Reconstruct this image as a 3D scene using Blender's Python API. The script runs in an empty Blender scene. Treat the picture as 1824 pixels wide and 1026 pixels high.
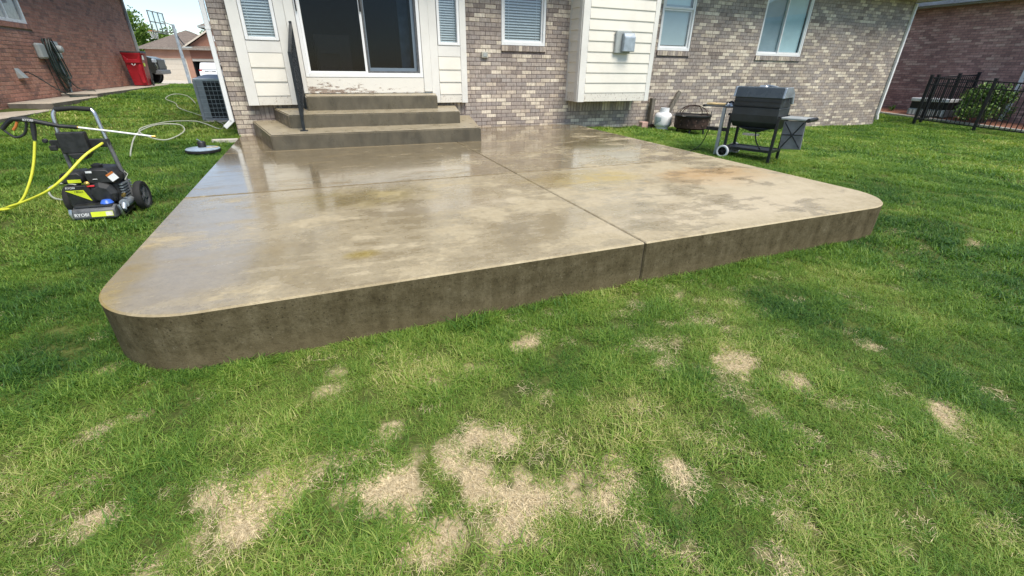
import bpy, bmesh, math, random
import numpy as np
from mathutils import Vector, Matrix
rnd = random.Random(7)
SC = bpy.context.scene
COL = SC.collection
R = math.radians

# ------------------------------------------------------------------ camera
CAMP = (0.0, -8.398, 0.991)
def cam_setup():
    yaw, pitch, roll = R(22.874), R(26.625), R(0.747)
    f = Vector((math.sin(yaw)*math.cos(pitch), math.cos(yaw)*math.cos(pitch), -math.sin(pitch)))
    r = Vector((math.cos(yaw), -math.sin(yaw), 0)); u = r.cross(f)
    r2 = r*math.cos(roll)+u*math.sin(roll); u2 = -r*math.sin(roll)+u*math.cos(roll)
    m = Matrix((r2, u2, -f)).transposed().to_4x4(); m.translation = Vector(CAMP)
    cd = bpy.data.cameras.new('camera'); cd.sensor_fit = 'HORIZONTAL'; cd.sensor_width = 36
    cd.lens = 36*777.53/1824; cd.clip_start = 0.05; cd.clip_end = 2000
    o = bpy.data.objects.new('camera', cd); COL.objects.link(o); o.matrix_world = m; SC.camera = o
cam_setup()

# ------------------------------------------------------------------ sky and sun
SUN = Vector((0.16, -0.50, 0.82)).normalized()
W = bpy.data.worlds.new('World'); SC.world = W; W.use_nodes = True
def world_setup():
    nt = W.node_tree; nt.nodes.clear(); N = nt.nodes.new; L = nt.links.new
    out = N('ShaderNodeOutputWorld'); bg = N('ShaderNodeBackground'); bg.inputs[1].default_value = 0.095
    sky = N('ShaderNodeTexSky'); sky.sky_type = 'NISHITA'; sky.sun_disc = False
    sky.sun_elevation = math.asin(SUN.z); sky.sun_rotation = math.atan2(SUN.x, SUN.y)
    sky.dust_density = .2; sky.air_density = 1.0; sky.ozone_density = 3.0
    tc = N('ShaderNodeTexCoord'); mp = N('ShaderNodeMapping'); mp.inputs['Scale'].default_value = (1, 1, 2.6)
    nz = N('ShaderNodeTexNoise'); nz.inputs['Scale'].default_value = 2.3; nz.inputs['Detail'].default_value = 7; nz.inputs['Roughness'].default_value = .6
    rp = N('ShaderNodeValToRGB'); rp.color_ramp.elements[0].position = .45; rp.color_ramp.elements[1].position = .80
    rp.color_ramp.elements[0].color = (.05, .05, .05, 1); rp.color_ramp.elements[1].color = (.7, .7, .7, 1)
    mx = N('ShaderNodeMix'); mx.data_type = 'RGBA'; mx.inputs[7].default_value = (5.4, 5.7, 6.0, 1)
    L(tc.outputs['Generated'], mp.inputs['Vector']); L(mp.outputs[0], nz.inputs['Vector']); L(nz.outputs[0], rp.inputs[0])
    L(rp.outputs[0], mx.inputs[0]); L(sky.outputs[0], mx.inputs[6]); L(mx.outputs[2], bg.inputs[0]); L(bg.outputs[0], out.inputs[0])
world_setup()
sd = bpy.data.lights.new('sun', 'SUN'); sd.energy = 2.7; sd.angle = R(30); sd.color = (1, .92, .79)
so = bpy.data.objects.new('sun', sd); COL.objects.link(so); so.rotation_euler = SUN.to_track_quat('Z', 'Y').to_euler(); so.location = (0, 0, 30)
SC.view_settings.view_transform = 'Standard'; SC.view_settings.look = 'None'; SC.view_settings.gamma = 1
SC.view_settings.use_curve_mapping = False
SC.view_settings.exposure = 0.95
cy = SC.cycles; cy.max_bounces = 5; cy.diffuse_bounces = 3; cy.glossy_bounces = 4; cy.transparent_max_bounces = 12; cy.transmission_bounces = 4
cy.use_denoising = True; cy.use_adaptive_sampling = True; cy.adaptive_threshold = .02; cy.caustics_reflective = False; cy.caustics_refractive = False

# ------------------------------------------------------------------ helpers
class MB:
    """collects faces, builds ONE mesh object"""
    def __init__(s): s.v = []; s.f = []
    def add(s, vs, fs):
        o = len(s.v); s.v += [tuple(p) for p in vs]; s.f += [tuple(i+o for i in f) for f in fs]; return s
    def box(s, x0, x1, y0, y1, z0, z1, M=None):
        vs = [(x, y, z) for z in (z0, z1) for y in (y0, y1) for x in (x0, x1)]
        if M is not None: vs = [M @ Vector(p) for p in vs]
        return s.add(vs, [(0, 2, 3, 1), (4, 5, 7, 6), (0, 1, 5, 4), (2, 6, 7, 3), (0, 4, 6, 2), (1, 3, 7, 5)])
    def bb(s, B, u0, u1, d0, d1, z0, z1):
        vs = [B.P(u, d, z) for z in (z0, z1) for d in (d0, d1) for u in (u0, u1)]
        fs = [(0, 2, 3, 1), (4, 5, 7, 6), (0, 1, 5, 4), (2, 6, 7, 3), (0, 4, 6, 2), (1, 3, 7, 5)]
        if B.flip: fs = [f[::-1] for f in fs]
        return s.add(vs, fs)
    def quad(s, *p): return s.add(p, [tuple(range(len(p)))])
    def prism(s, poly, a, b, fn):
        """poly: list of 2-tuples, extruded from a to b; fn(p,q,t)->xyz"""
        n = len(poly); vs = [fn(p, q, a) for p, q in poly]+[fn(p, q, b) for p, q in poly]
        fs = [tuple(range(n))[::-1], tuple(range(n, 2*n))]+[(i, (i+1) % n, n+(i+1) % n, n+i) for i in range(n)]
        return s.add(vs, fs)
    def tube(s, pts, r, seg=8, caps=True, smooth_path=0):
        P = [Vector(p) for p in pts]
        if smooth_path: P = catmull(P, smooth_path)
        n = len(P); rs = r if isinstance(r, (list, tuple)) else [r]*n
        if len(rs) != n: rs = [rs[0]+(rs[-1]-rs[0])*i/(n-1) for i in range(n)]
        vs = []; up = None
        for i in range(n):
            t = (P[min(i+1, n-1)]-P[max(i-1, 0)]).normalized()
            if up is None: up = Vector((0, 0, 1)) if abs(t.z) < .9 else Vector((1, 0, 0))
            a = t.cross(up)
            if a.length < 1e-5: a = t.cross(Vector((.3, .9, .1)))
            a.normalize(); b = a.cross(t).normalized(); up = b
            for k in range(seg):
                c = 2*math.pi*k/seg; vs.append(P[i]+(a*math.cos(c)+b*math.sin(c))*rs[i])
        fs = [(i*seg+k, i*seg+(k+1) % seg, (i+1)*seg+(k+1) % seg, (i+1)*seg+k) for i in range(n-1) for k in range(seg)]
        if caps: fs += [tuple(range(seg))[::-1], tuple(range((n-1)*seg, n*seg))]
        return s.add(vs, fs)
    def cyl(s, a, b, r, seg=16, r2=None): return s.tube([a, b], [r, r if r2 is None else r2], seg)
    def lathe(s, prof, c=(0, 0, 0), seg=20, M=None):
        vs = []; n = len(prof)
        for r, z in prof:
            for k in range(seg):
                a = 2*math.pi*k/seg; p = Vector((r*math.cos(a), r*math.sin(a), z))
                if M is not None: p = M @ p
                vs.append(p+Vector(c))
        fs = [(i*seg+k, i*seg+(k+1) % seg, (i+1)*seg+(k+1) % seg, (i+1)*seg+k) for i in range(n-1) for k in range(seg)]
        if prof[0][0] > 1e-4: fs.append(tuple(range(seg))[::-1])
        if prof[-1][0] > 1e-4: fs.append(tuple(range((n-1)*seg, n*seg)))
        return s.add(vs, fs)
    def build(s, name, m, parent=None, bevel=0, smooth=False, local=False, seg=1):
        off = Vector((0, 0, 0))
        if parent is not None and not local:
            q = parent
            while q is not None: off += q.location; q = q.parent
        me = bpy.data.meshes.new(name); me.from_pydata([(p[0]-off.x, p[1]-off.y, p[2]-off.z) for p in s.v], [], s.f)
        if bevel:
            bm = bmesh.new(); bm.from_mesh(me); bmesh.ops.recalc_face_normals(bm, faces=bm.faces)
            es = [e for e in bm.edges if len(e.link_faces) == 2 and e.calc_face_angle(0) > .5]
            bmesh.ops.bevel(bm, geom=es, offset=bevel, segments=seg, affect='EDGES', clamp_overlap=True); bm.to_mesh(me); bm.free()
        if smooth:
            me.polygons.foreach_set('use_smooth', [True]*len(me.polygons)); me.set_sharp_from_angle(angle=R(40))
        me.materials.append(m); me.update()
        o = bpy.data.objects.new(name, me); COL.objects.link(o)
        if parent is not None: o.parent = parent
        return o
def catmull(P, k):
    out = []
    for i in range(len(P)-1):
        a, b, c, d = P[max(i-1, 0)], P[i], P[i+1], P[min(i+2, len(P)-1)]
        for j in range(k):
            t = j/k; out.append(.5*((2*b)+(c-a)*t+(2*a-5*b+4*c-d)*t*t+(3*b-a-3*c+d)*t**3))
    out.append(P[-1]); return out
class Basis:
    def __init__(s, O, eu, n):
        s.O, s.eu, s.n = Vector(O), Vector(eu), Vector(n); s.flip = s.eu.cross(s.n).z < 0
    def P(s, u, d, z): return s.O+s.eu*u+s.n*d+Vector((0, 0, z))
def thing(name, label, cat, loc=(0, 0, 0), rotz=0, group=None):
    o = bpy.data.objects.new(name, None); o.empty_display_size = .2; COL.objects.link(o)
    o.location = loc; o.rotation_euler = (0, 0, rotz); return tag(o, label, cat, group)
def tag(o, label=None, cat=None, group=None, kind=None):
    if label: o['label'] = label
    if cat: o['category'] = cat
    if group: o['group'] = group
    if kind: o['kind'] = kind
    return o
def inst(me, name, loc, parent, rot=None, scale=None):
    o = bpy.data.objects.new(name, me); COL.objects.link(o); o.parent = parent; o.location = loc
    if rot is not None: o.rotation_euler = rot
    if scale is not None: o.scale = scale
    return o
def text_mesh(txt, size, name, m, parent, M, local=True, extrude=.0006):
    cu = bpy.data.curves.new('lettering', 'FONT'); cu.body = txt; cu.size = size; cu.extrude = extrude; cu.align_x = 'CENTER'; cu.align_y = 'CENTER'
    t = bpy.data.objects.new('lettering', cu); COL.objects.link(t); bpy.context.view_layer.update()
    me = bpy.data.meshes.new_from_object(t.evaluated_get(bpy.context.evaluated_depsgraph_get()))
    bpy.data.objects.remove(t); bpy.data.curves.remove(cu)
    me.transform(M); me.materials.clear(); me.materials.append(m)
    o = bpy.data.objects.new(name, me); COL.objects.link(o); o.parent = parent; return o

# value noise
_rs = np.random.RandomState(3); _lat = _rs.rand(256, 256)
def vnoise(x, y, s):
    x = np.asarray(x, float)*s+100.3; y = np.asarray(y, float)*s+57.7
    xi = np.floor(x).astype(int); yi = np.floor(y).astype(int); fx = x-xi; fy = y-yi
    fx = fx*fx*(3-2*fx); fy = fy*fy*(3-2*fy); g = lambda i, j: _lat[i % 256, j % 256]
    return (g(xi, yi)*(1-fx)+g(xi+1, yi)*fx)*(1-fy)+(g(xi, yi+1)*(1-fx)+g(xi+1, yi+1)*fx)*fy
def fbm(x, y, s, o=4): return sum(vnoise(x, y, s*2**i)*.5**i for i in range(o))/sum(.5**i for i in range(o))

# ------------------------------------------------------------------ materials
def nodes(name):
    m = bpy.data.materials.new(name); m.use_nodes = True; nt = m.node_tree
    return m, nt, nt.nodes['Principled BSDF'], nt.nodes.new, nt.links.new
def ramp(nt, stops, interp='LINEAR'):
    r = nt.nodes.new('ShaderNodeValToRGB'); e = r.color_ramp.elements; r.color_ramp.interpolation = interp
    while len(e) < len(stops): e.new(.5)
    for k, (p, c) in enumerate(stops):
        e[k].position = p; c = c if isinstance(c, (tuple, list)) else (c, c, c); e[k].color = (*c, 1)
    return r
def mixc(nt, a, b, fac, mode='MIX'):
    m = nt.nodes.new('ShaderNodeMix'); m.data_type = 'RGBA'; m.blend_type = mode; m.clamp_factor = True
    for s, v in ((6, a), (7, b), (0, fac)):
        if isinstance(v, bpy.types.NodeSocket): nt.links.new(v, m.inputs[s])
        elif s == 0: m.inputs[0].default_value = v
        else: m.inputs[s].default_value = (*v, 1)
    return m.outputs[2]
def math_(nt, op, a, b=None, c=None):
    m = nt.nodes.new('ShaderNodeMath'); m.operation = op
    for i, v in enumerate((a, b, c)):
        if v is None: continue
        if isinstance(v, bpy.types.NodeSocket): nt.links.new(v, m.inputs[i])
        else: m.inputs[i].default_value = v
    return m.outputs[0]
def noise(nt, vec, scale, detail=5, rough=.55, stretch=None):
    n = nt.nodes.new('ShaderNodeTexNoise'); n.inputs['Scale'].default_value = scale; n.inputs['Detail'].default_value = detail; n.inputs['Roughness'].default_value = rough
    if stretch:
        mp = nt.nodes.new('ShaderNodeMapping'); mp.inputs['Scale'].default_value = stretch; nt.links.new(vec, mp.inputs[0]); vec = mp.outputs[0]
    nt.links.new(vec, n.inputs['Vector']); return n.outputs[0]
def pos(nt): return nt.nodes.new('ShaderNodeNewGeometry').outputs['Position']
def bump(nt, b, h, strength=.3, dist=.01):
    n = nt.nodes.new('ShaderNodeBump'); n.inputs['Strength'].default_value = strength; n.inputs['Distance'].default_value = dist
    nt.links.new(h, n.inputs['Height']); nt.links.new(n.outputs[0], b.inputs['Normal'])
def simple(name, c, rough=.5, metal=0, var=.18, scale=9, c2=None, bmp=0, stretch=None, spec=.5, coat=0):
    """plain surface with uneven tone and gloss"""
    m, nt, b, N, L = nodes(name); p = pos(nt)
    n = noise(nt, p, scale, 6, .6, stretch); c2 = c2 or tuple(max(0, x*(1-2.2*var)) for x in c); c1 = tuple(min(1, x*(1+var)) for x in c)
    r = ramp(nt, [(.3, c2), (.68, c1)]); L(n, r.inputs[0]); L(r.outputs[0], b.inputs['Base Color'])
    rr = ramp(nt, [(.3, max(.02, rough-.1)), (.7, min(1, rough+.1))]); L(n, rr.inputs[0]); L(rr.outputs[0], b.inputs['Roughness'])
    b.inputs['Metallic'].default_value = metal; b.inputs['Specular IOR Level'].default_value = spec; b.inputs['Coat Weight'].default_value = coat
    if bmp: bump(nt, b, noise(nt, p, scale*6, 4), bmp, .004)
    return m
def brick_mat(name, stops, mott, stretch=(6, 6, 1.2), bscale=28):
    m, nt, b, N, L = nodes(name); g = N('ShaderNodeNewGeometry'); oi = N('ShaderNodeObjectInfo')
    h = math_(nt, 'FRACT', math_(nt, 'ADD', g.outputs['Random Per Island'], oi.outputs['Random']))
    cr = ramp(nt, stops); L(h, cr.inputs[0])
    n1 = noise(nt, g.outputs['Position'], 9, 5, .65, stretch); r1 = ramp(nt, [(.3, .62), (.5, 1.0), (.72, 1.32)]); L(n1, r1.inputs[0])
    c = mixc(nt, cr.outputs[0], r1.outputs[0], mott, 'MULTIPLY')
    n2 = noise(nt, g.outputs['Position'], .7, 4, .6); r2 = ramp(nt, [(.35, .8), (.65, 1.1)]); L(n2, r2.inputs[0])
    L(mixc(nt, c, r2.outputs[0], .8, 'MULTIPLY'), b.inputs['Base Color']); b.inputs['Roughness'].default_value = .85
    b.inputs['Specular IOR Level'].default_value = .25
    bump(nt, b, noise(nt, g.outputs['Position'], bscale*3, 5, .7), .55, .004); return m
M = {}
M['brick_tan'] = brick_mat('brick_tan', [(0, (.24, .20, .175)), (.1, (.35, .30, .265)), (.3, (.31, .275, .255)), (.45, (.40, .34, .29)), (.56, (.34, .305, .28)), (.66, (.45, .38, .315)), (.76, (.52, .45, .365)), (.84, (.62, .55, .45)), (.93, (.67, .60, .495)), (1, (.47, .395, .32))], 1.0)
M['brick_red'] = brick_mat('brick_red', [(0, (.30, .18, .15)), (.12, (.36, .20, .16)), (.3, (.43, .225, .17)), (.6, (.48, .25, .19)), (.85, (.52, .29, .22)), (1, (.45, .26, .20))], .7, (2, 2, 2))
M['brick_plum'] = brick_mat('brick_plum', [(0, (.31, .19, .175)), (.3, (.42, .25, .225)), (.6, (.48, .29, .255)), (.9, (.56, .37, .32)), (1, (.66, .48, .40))], .7, (2, 2, 2))
M['mortar'] = simple('mortar', (.22, .175, .165), .95, var=.2, scale=14, bmp=.4)
M['mortar_grey'] = simple('mortar_grey', (.40, .31, .27), .95, var=.15, scale=14, bmp=.4)
M['white_wood'] = simple('white_wood', (.74, .73, .68), .55, var=.05, scale=5, stretch=(1, 1, .25))
M['cream_siding'] = simple('cream_siding', (.74, .71, .62), .5, var=.05, scale=3, stretch=(.5, 1, 1.5))
M['vinyl'] = simple('vinyl', (.78, .79, .79), .35, var=.03, scale=4)
M['blind'] = simple('blind', (.58, .63, .66), .5, var=.05)
M['dark_room'] = simple('dark_room', (.022, .028, .036), .9, var=.2)
M['shade'] = simple('shade', (.40, .50, .54), .8, var=.05, scale=2)
M['shade_pale'] = simple('shade_pale', (.66, .86, .88), .8, var=.05, scale=2)
M['black_metal'] = simple('black_metal', (.022, .026, .03), .38, var=.25, scale=16, metal=.2)
M['black_plastic'] = simple('black_plastic', (.02, .021, .022), .5, var=.3, scale=20)
M['grey_plastic'] = simple('grey_plastic', (.11, .115, .12), .5, var=.2, scale=20)
M['steel'] = simple('steel', (.52, .53, .54), .3, 1, var=.12, scale=12)
M['galv'] = simple('galv', (.40, .45, .49), .4, .55, var=.14, scale=8)
M['shingle'] = simple('shingle', (.19, .155, .13), .95, var=.25, scale=5, bmp=.5, stretch=(1, 1, 6))
M['rubber'] = simple('rubber', (.018, .018, .018), .8, var=.3, scale=30, bmp=.3)
M['hose_yellow'] = simple('hose_yellow', (.72, .72, .06), .4, var=.08)
M['lime'] = simple('lime', (.62, .72, .03), .4, var=.05)
M['white_paint'] = simple('white_paint', (.80, .81, .82), .3, var=.04, scale=6)
M['blue_plastic'] = simple('blue_plastic', (.05, .15, .62), .35, var=.1)
M['brass'] = simple('brass', (.62, .42, .12), .3, .9, var=.1)
M['orange'] = simple('orange', (.55, .17, .04), .45, var=.1)
M['red_plastic'] = simple('red_plastic', (.33, .008, .018), .42, var=.1, scale=4)
M['wood_grey'] = simple('wood_grey', (.15, .135, .11), .85, var=.3, scale=8, stretch=(5, 5, .6), bmp=.4)
M['wood_tan'] = simple('wood_tan', (.62, .46, .22), .6, var=.15, scale=6, stretch=(6, 1, 1))
M['rust'] = simple('rust', (.055, .032, .025), .8, .3, var=.4, scale=14, bmp=.4)
M['hose_grey'] = simple('hose_grey', (.42, .44, .36), .5, var=.1)
M['hose_green'] = simple('hose_green', (.03, .05, .045), .45, var=.25)
M['utility'] = simple('utility', (.36, .39, .385), .5, var=.06)
def glass(name, tint, refl=.05):
    m = bpy.data.materials.new(name); m.use_nodes = True; nt = m.node_tree; nt.nodes.clear(); N = nt.nodes.new; L = nt.links.new
    o = N('ShaderNodeOutputMaterial'); mx = N('ShaderNodeMixShader'); lw = N('ShaderNodeLayerWeight'); lw.inputs[0].default_value = .5
    sch = math_(nt, 'MULTIPLY_ADD', math_(nt, 'POWER', lw.outputs['Facing'], 5.0), 1-refl, refl)
    t = N('ShaderNodeBsdfTransparent'); t.inputs[0].default_value = (*tint, 1); g = N('ShaderNodeBsdfGlossy'); g.inputs['Roughness'].default_value = .015
    L(sch, mx.inputs[0]); L(t.outputs[0], mx.inputs[1]); L(g.outputs[0], mx.inputs[2]); L(mx.outputs[0], o.inputs[0]); return m
M['glass'] = glass('glass', (.86, .92, .94), .13)
M['glass_dark'] = glass('glass_dark', (.50, .56, .62), .024)
M['screen'] = glass('screen', (.46, .52, .58), .020)
M['car_glass'] = simple('car_glass', (.02, .025, .03), .06, var=.1)

def peeling():
    m, nt, b, N, L = nodes('peeling_paint'); p = pos(nt)
    n = noise(nt, p, 26, 7, .72, (.35, 1, 1)); sx = N('ShaderNodeSeparateXYZ'); L(p, sx.inputs[0])
    zz = math_(nt, 'MULTIPLY', math_(nt, 'SUBTRACT', .86, sx.outputs[2]), 1.0)
    xx = math_(nt, 'MULTIPLY', math_(nt, 'SUBTRACT', sx.outputs[0], .7), -.09)
    t = math_(nt, 'ADD', math_(nt, 'ADD', n, zz), xx)
    r = ramp(nt, [(.70, 0), (.78, 1)]); L(t, r.inputs[0])
    n2 = noise(nt, p, 60, 5, .7); br = ramp(nt, [(.35, (.14, .095, .075)), (.65, (.40, .33, .27))]); L(n2, br.inputs[0])
    L(mixc(nt, (.70, .68, .62), br.outputs[0], r.outputs[0]), b.inputs['Base Color']); b.inputs['Roughness'].default_value = .75
    bump(nt, b, math_(nt, 'SUBTRACT', 1, r.outputs[0]), .5, .002); return m
M['peeling'] = peeling()
def worn_white(name, base, amount):
    """old paint: chips, drips and grime"""
    m, nt, b, N, L = nodes(name); p = pos(nt)
    n = noise(nt, p, 30, 6, .7, (1, 1, .5)); r = ramp(nt, [(.70-amount, 0), (.78-amount, 1)]); L(n, r.inputs[0])
    n2 = noise(nt, p, 2.2, 5, .6, (1, 1, .8)); r2 = ramp(nt, [(.3, tuple(x*.90 for x in base)), (.6, base)]); L(n2, r2.inputs[0])
    L(mixc(nt, r2.outputs[0], (.30, .24, .20), r.outputs[0]), b.inputs['Base Color']); b.inputs['Roughness'].default_value = .6; return m
M['trim'] = worn_white('trim', (.72, .71, .67), .015)
M['trim_rot'] = worn_white('trim_rot', (.70, .67, .60), .14)
M['siding'] = worn_white('siding', (.76, .73, .65), -.04)

def concrete(name, wetness):
    """patio top: tan broom-finished slab with stains; darker and glossier where water still lies"""
    m, nt, b, N, L = nodes(name); p = pos(nt); sx = N('ShaderNodeSeparateXYZ'); L(p, sx.inputs[0]); X, Y, Z = sx.outputs
    fine = noise(nt, p, 130, 3, .7); grit = noise(nt, p, 26, 6, .8); mid = noise(nt, p, 7, 8, .72); big = noise(nt, p, 1.5, 10, .70); streak = noise(nt, p, 2.4, 8, .7, (.7, 2.8, 1))
    cr = ramp(nt, [(.30, (.335, .27, .165)), (.46, (.40, .335, .215)), (.58, (.445, .378, .25)), (.74, (.52, .455, .33))]); L(math_(nt, 'ADD', math_(nt, 'MULTIPLY', mid, .55), math_(nt, 'MULTIPLY', streak, .45)), cr.inputs[0])
    fr = ramp(nt, [(.34, .52), (.46, .95), (.66, 1.25)]); L(math_(nt, 'ADD', math_(nt, 'MULTIPLY', fine, .4), math_(nt, 'MULTIPLY', grit, .6)), fr.inputs[0]); c = mixc(nt, cr.outputs[0], fr.outputs[0], .75, 'MULTIPLY')
    wob = math_(nt, 'MULTIPLY', math_(nt, 'SUBTRACT', noise(nt, p, 4.5, 7, .7), .5), 1.7)
    def blob(x, y, rx, ry, lo=.35, hi=.95):
        dx = math_(nt, 'DIVIDE', math_(nt, 'SUBTRACT', X, x), rx); dy = math_(nt, 'DIVIDE', math_(nt, 'SUBTRACT', Y, y), ry)
        d = math_(nt, 'SQRT', math_(nt, 'ADD', math_(nt, 'MULTIPLY', dx, dx), math_(nt, 'MULTIPLY', dy, dy)))
        r = ramp(nt, [(lo, 1), (hi, 0)]); L(math_(nt, 'ADD', d, wob), r.inputs[0]); return r.outputs[0]
    # algae, rust and dried-scale marks
    for x, y, rx, ry, col, a in ((.15, -4.4, .85, .42, (.25, .185, .03), .5), (2.5, -4.4, .9, .45, (.42, .31, .07), .45), (.12, -5.75, .14, .08, (.38, .28, .03), .6),
                                 (3.95, -4.75, .9, .5, (.40, .225, .07), .65), (-1.1, -5.8, .14, .8, (.38, .27, .05), .6), (1.15, -3.45, .55, .22, (.56, .48, .34), .7), (3.2, -5.75, 2.0, .45, (.56, .48, .34), .6), (4.0, -5.2, .9, .7, (.54, .46, .32), .5), (-.75, -5.2, .35, 1.0, (.46, .41, .32), .4), (2.6, -5.2, .9, .3, (.54, .47, .34), .4), (.9, -4.9, .8, .25, (.52, .45, .33), .5)):
        c = mixc(nt, c, col, math_(nt, 'MULTIPLY', blob(x, y, rx, ry), a))
    # grime caught in the tooled joints
    jr = math_(nt, 'MULTIPLY', math_(nt, 'SUBTRACT', noise(nt, p, 14, 5, .7), .5), .03)
    jd = math_(nt, 'MINIMUM', math_(nt, 'ABSOLUTE', math_(nt, 'ADD', Y, 3.925)), math_(nt, 'MULTIPLY', math_(nt, 'ABSOLUTE', math_(nt, 'SUBTRACT', X, 1.905)), 2.6)); jm = ramp(nt, [(.012, 1), (.024, 0)]); L(math_(nt, 'ADD', jd, jr), jm.inputs[0])
    c = mixc(nt, c, (.09, .07, .045), math_(nt, 'MULTIPLY', jm.outputs[0], .55))
    # standing damp: sharp tide-marks, thinning out towards the dry front corner
    lie = math_(nt, 'ADD', math_(nt, 'MULTIPLY', math_(nt, 'ADD', Y, 4.2), .018), math_(nt, 'MULTIPLY', math_(nt, 'SUBTRACT', X, 1.8), -.022))
    t = math_(nt, 'ADD', math_(nt, 'ADD', math_(nt, 'MULTIPLY', big, .62), math_(nt, 'MULTIPLY', streak, .38)), math_(nt, 'ADD', lie, wetness*.2-.05))
    w = ramp(nt, [(.455, 0), (.475, .5), (.52, .62), (.53, .9), (.62, 1)]); L(t, w.inputs[0]); wet = w.outputs[0]
    c = mixc(nt, c, mixc(nt, c, (.50, .455, .38), 1.0, 'MULTIPLY'), math_(nt, 'MULTIPLY', wet, .35+1.1*wetness))
    # formed sides: stained brown, lichen spotted
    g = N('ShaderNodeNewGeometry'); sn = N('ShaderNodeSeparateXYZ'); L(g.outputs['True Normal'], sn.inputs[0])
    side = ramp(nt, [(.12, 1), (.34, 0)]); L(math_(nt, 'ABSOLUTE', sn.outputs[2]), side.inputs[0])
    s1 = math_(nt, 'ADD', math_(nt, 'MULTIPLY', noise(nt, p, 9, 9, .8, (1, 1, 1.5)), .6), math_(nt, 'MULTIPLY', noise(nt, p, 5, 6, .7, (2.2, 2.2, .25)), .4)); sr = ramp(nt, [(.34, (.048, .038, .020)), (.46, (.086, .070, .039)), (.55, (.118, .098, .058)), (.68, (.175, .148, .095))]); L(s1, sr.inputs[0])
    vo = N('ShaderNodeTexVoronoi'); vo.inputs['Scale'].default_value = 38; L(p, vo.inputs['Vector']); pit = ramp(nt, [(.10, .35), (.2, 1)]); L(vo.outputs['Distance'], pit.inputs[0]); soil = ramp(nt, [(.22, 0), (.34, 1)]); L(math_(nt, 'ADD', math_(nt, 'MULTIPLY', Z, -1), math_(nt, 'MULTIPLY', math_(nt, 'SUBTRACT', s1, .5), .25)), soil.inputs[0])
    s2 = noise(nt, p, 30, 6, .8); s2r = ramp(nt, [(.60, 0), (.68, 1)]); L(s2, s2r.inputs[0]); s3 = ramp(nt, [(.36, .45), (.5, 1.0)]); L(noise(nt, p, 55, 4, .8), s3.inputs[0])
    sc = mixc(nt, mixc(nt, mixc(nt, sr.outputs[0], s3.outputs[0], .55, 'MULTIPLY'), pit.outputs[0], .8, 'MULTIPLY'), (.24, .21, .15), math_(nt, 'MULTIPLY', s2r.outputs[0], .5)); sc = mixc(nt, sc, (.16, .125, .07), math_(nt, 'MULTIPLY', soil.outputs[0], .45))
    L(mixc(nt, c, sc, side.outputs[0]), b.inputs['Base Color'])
    flat0 = ramp(nt, [(.90, 0), (.98, 1)]); L(math_(nt, 'ABSOLUTE', sn.outputs[2]), flat0.inputs[0])
    rr = ramp(nt, [(0, .62), (.5, .36-.14*wetness), (1, .20-.16*wetness)]); L(wet, rr.inputs[0]); L(mixc(nt, (.85, .85, .85), rr.outputs[0], flat0.outputs[0]), b.inputs['Roughness'])
    sp = ramp(nt, [(0, .5), (1, .12)]); L(side.outputs[0], sp.inputs[0]); L(sp.outputs[0], b.inputs['Specular IOR Level']); b.inputs['IOR'].default_value = 1.45
    brk = ramp(nt, [(.40, .15), (.50, 1)]); L(noise(nt, p, 3.0, 8, .72, (.6, 1.8, 1)), brk.inputs[0])
    flat = ramp(nt, [(.90, 0), (.98, 1)]); L(math_(nt, 'ABSOLUTE', sn.outputs[2]), flat.inputs[0]); film = math_(nt, 'MULTIPLY', flat.outputs[0], math_(nt, 'MULTIPLY', math_(nt, 'MULTIPLY', wet, brk.outputs[0]), .35+.9*wetness)); L(film, b.inputs['Coat Weight']); b.inputs['Coat IOR'].default_value = 1.55; b.inputs['Coat Roughness'].default_value = .17-.20*wetness
    bs = ramp(nt, [(0, .45), (1, .05)]); L(math_(nt, 'SUBTRACT', wet, side.outputs[0]), bs.inputs[0])
    bn = N('ShaderNodeBump'); bn.inputs['Distance'].default_value = .006; L(bs.outputs[0], bn.inputs['Strength']); L(math_(nt, 'ADD', math_(nt, 'ADD', fine, grit), math_(nt, 'MULTIPLY', mid, 1.5)), bn.inputs['Height']); L(bn.outputs[0], b.inputs['Normal'])
    return m
M['conc_wet'] = concrete('concrete_wet', .5); M['conc_damp'] = concrete('concrete_damp', .25)
def plain_conc(name, c1, c2, rough=.8, sidec=None):
    m, nt, b, N, L = nodes(name); p = pos(nt); n = noise(nt, p, 5, 7, .68); f = noise(nt, p, 110, 3, .7)
    r = ramp(nt, [(.3, c1), (.7, c2)]); L(n, r.inputs[0]); fr = ramp(nt, [(.3, .75), (.65, 1.1)]); L(f, fr.inputs[0])
    c = mixc(nt, r.outputs[0], fr.outputs[0], .5, 'MULTIPLY')
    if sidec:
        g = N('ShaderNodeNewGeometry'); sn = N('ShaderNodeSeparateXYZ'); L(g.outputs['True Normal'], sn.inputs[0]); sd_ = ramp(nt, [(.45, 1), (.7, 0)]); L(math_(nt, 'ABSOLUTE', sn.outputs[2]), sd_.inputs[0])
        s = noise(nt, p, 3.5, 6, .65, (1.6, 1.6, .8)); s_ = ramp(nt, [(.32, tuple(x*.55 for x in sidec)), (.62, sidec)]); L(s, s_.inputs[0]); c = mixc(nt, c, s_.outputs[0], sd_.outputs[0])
    L(c, b.inputs['Base Color']); rr = ramp(nt, [(.35, rough-.18), (.65, min(1, rough+.1))]); L(n, rr.inputs[0]); L(rr.outputs[0], b.inputs['Roughness']); bump(nt, b, f, .3, .003); return m
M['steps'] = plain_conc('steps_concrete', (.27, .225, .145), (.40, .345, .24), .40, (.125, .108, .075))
M['walk'] = plain_conc('walk_concrete', (.38, .33, .26), (.52, .47, .39), .85, (.17, .15, .13))
M['drive'] = plain_conc('drive_concrete', (.50, .44, .36), (.62, .56, .48), .85)
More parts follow.
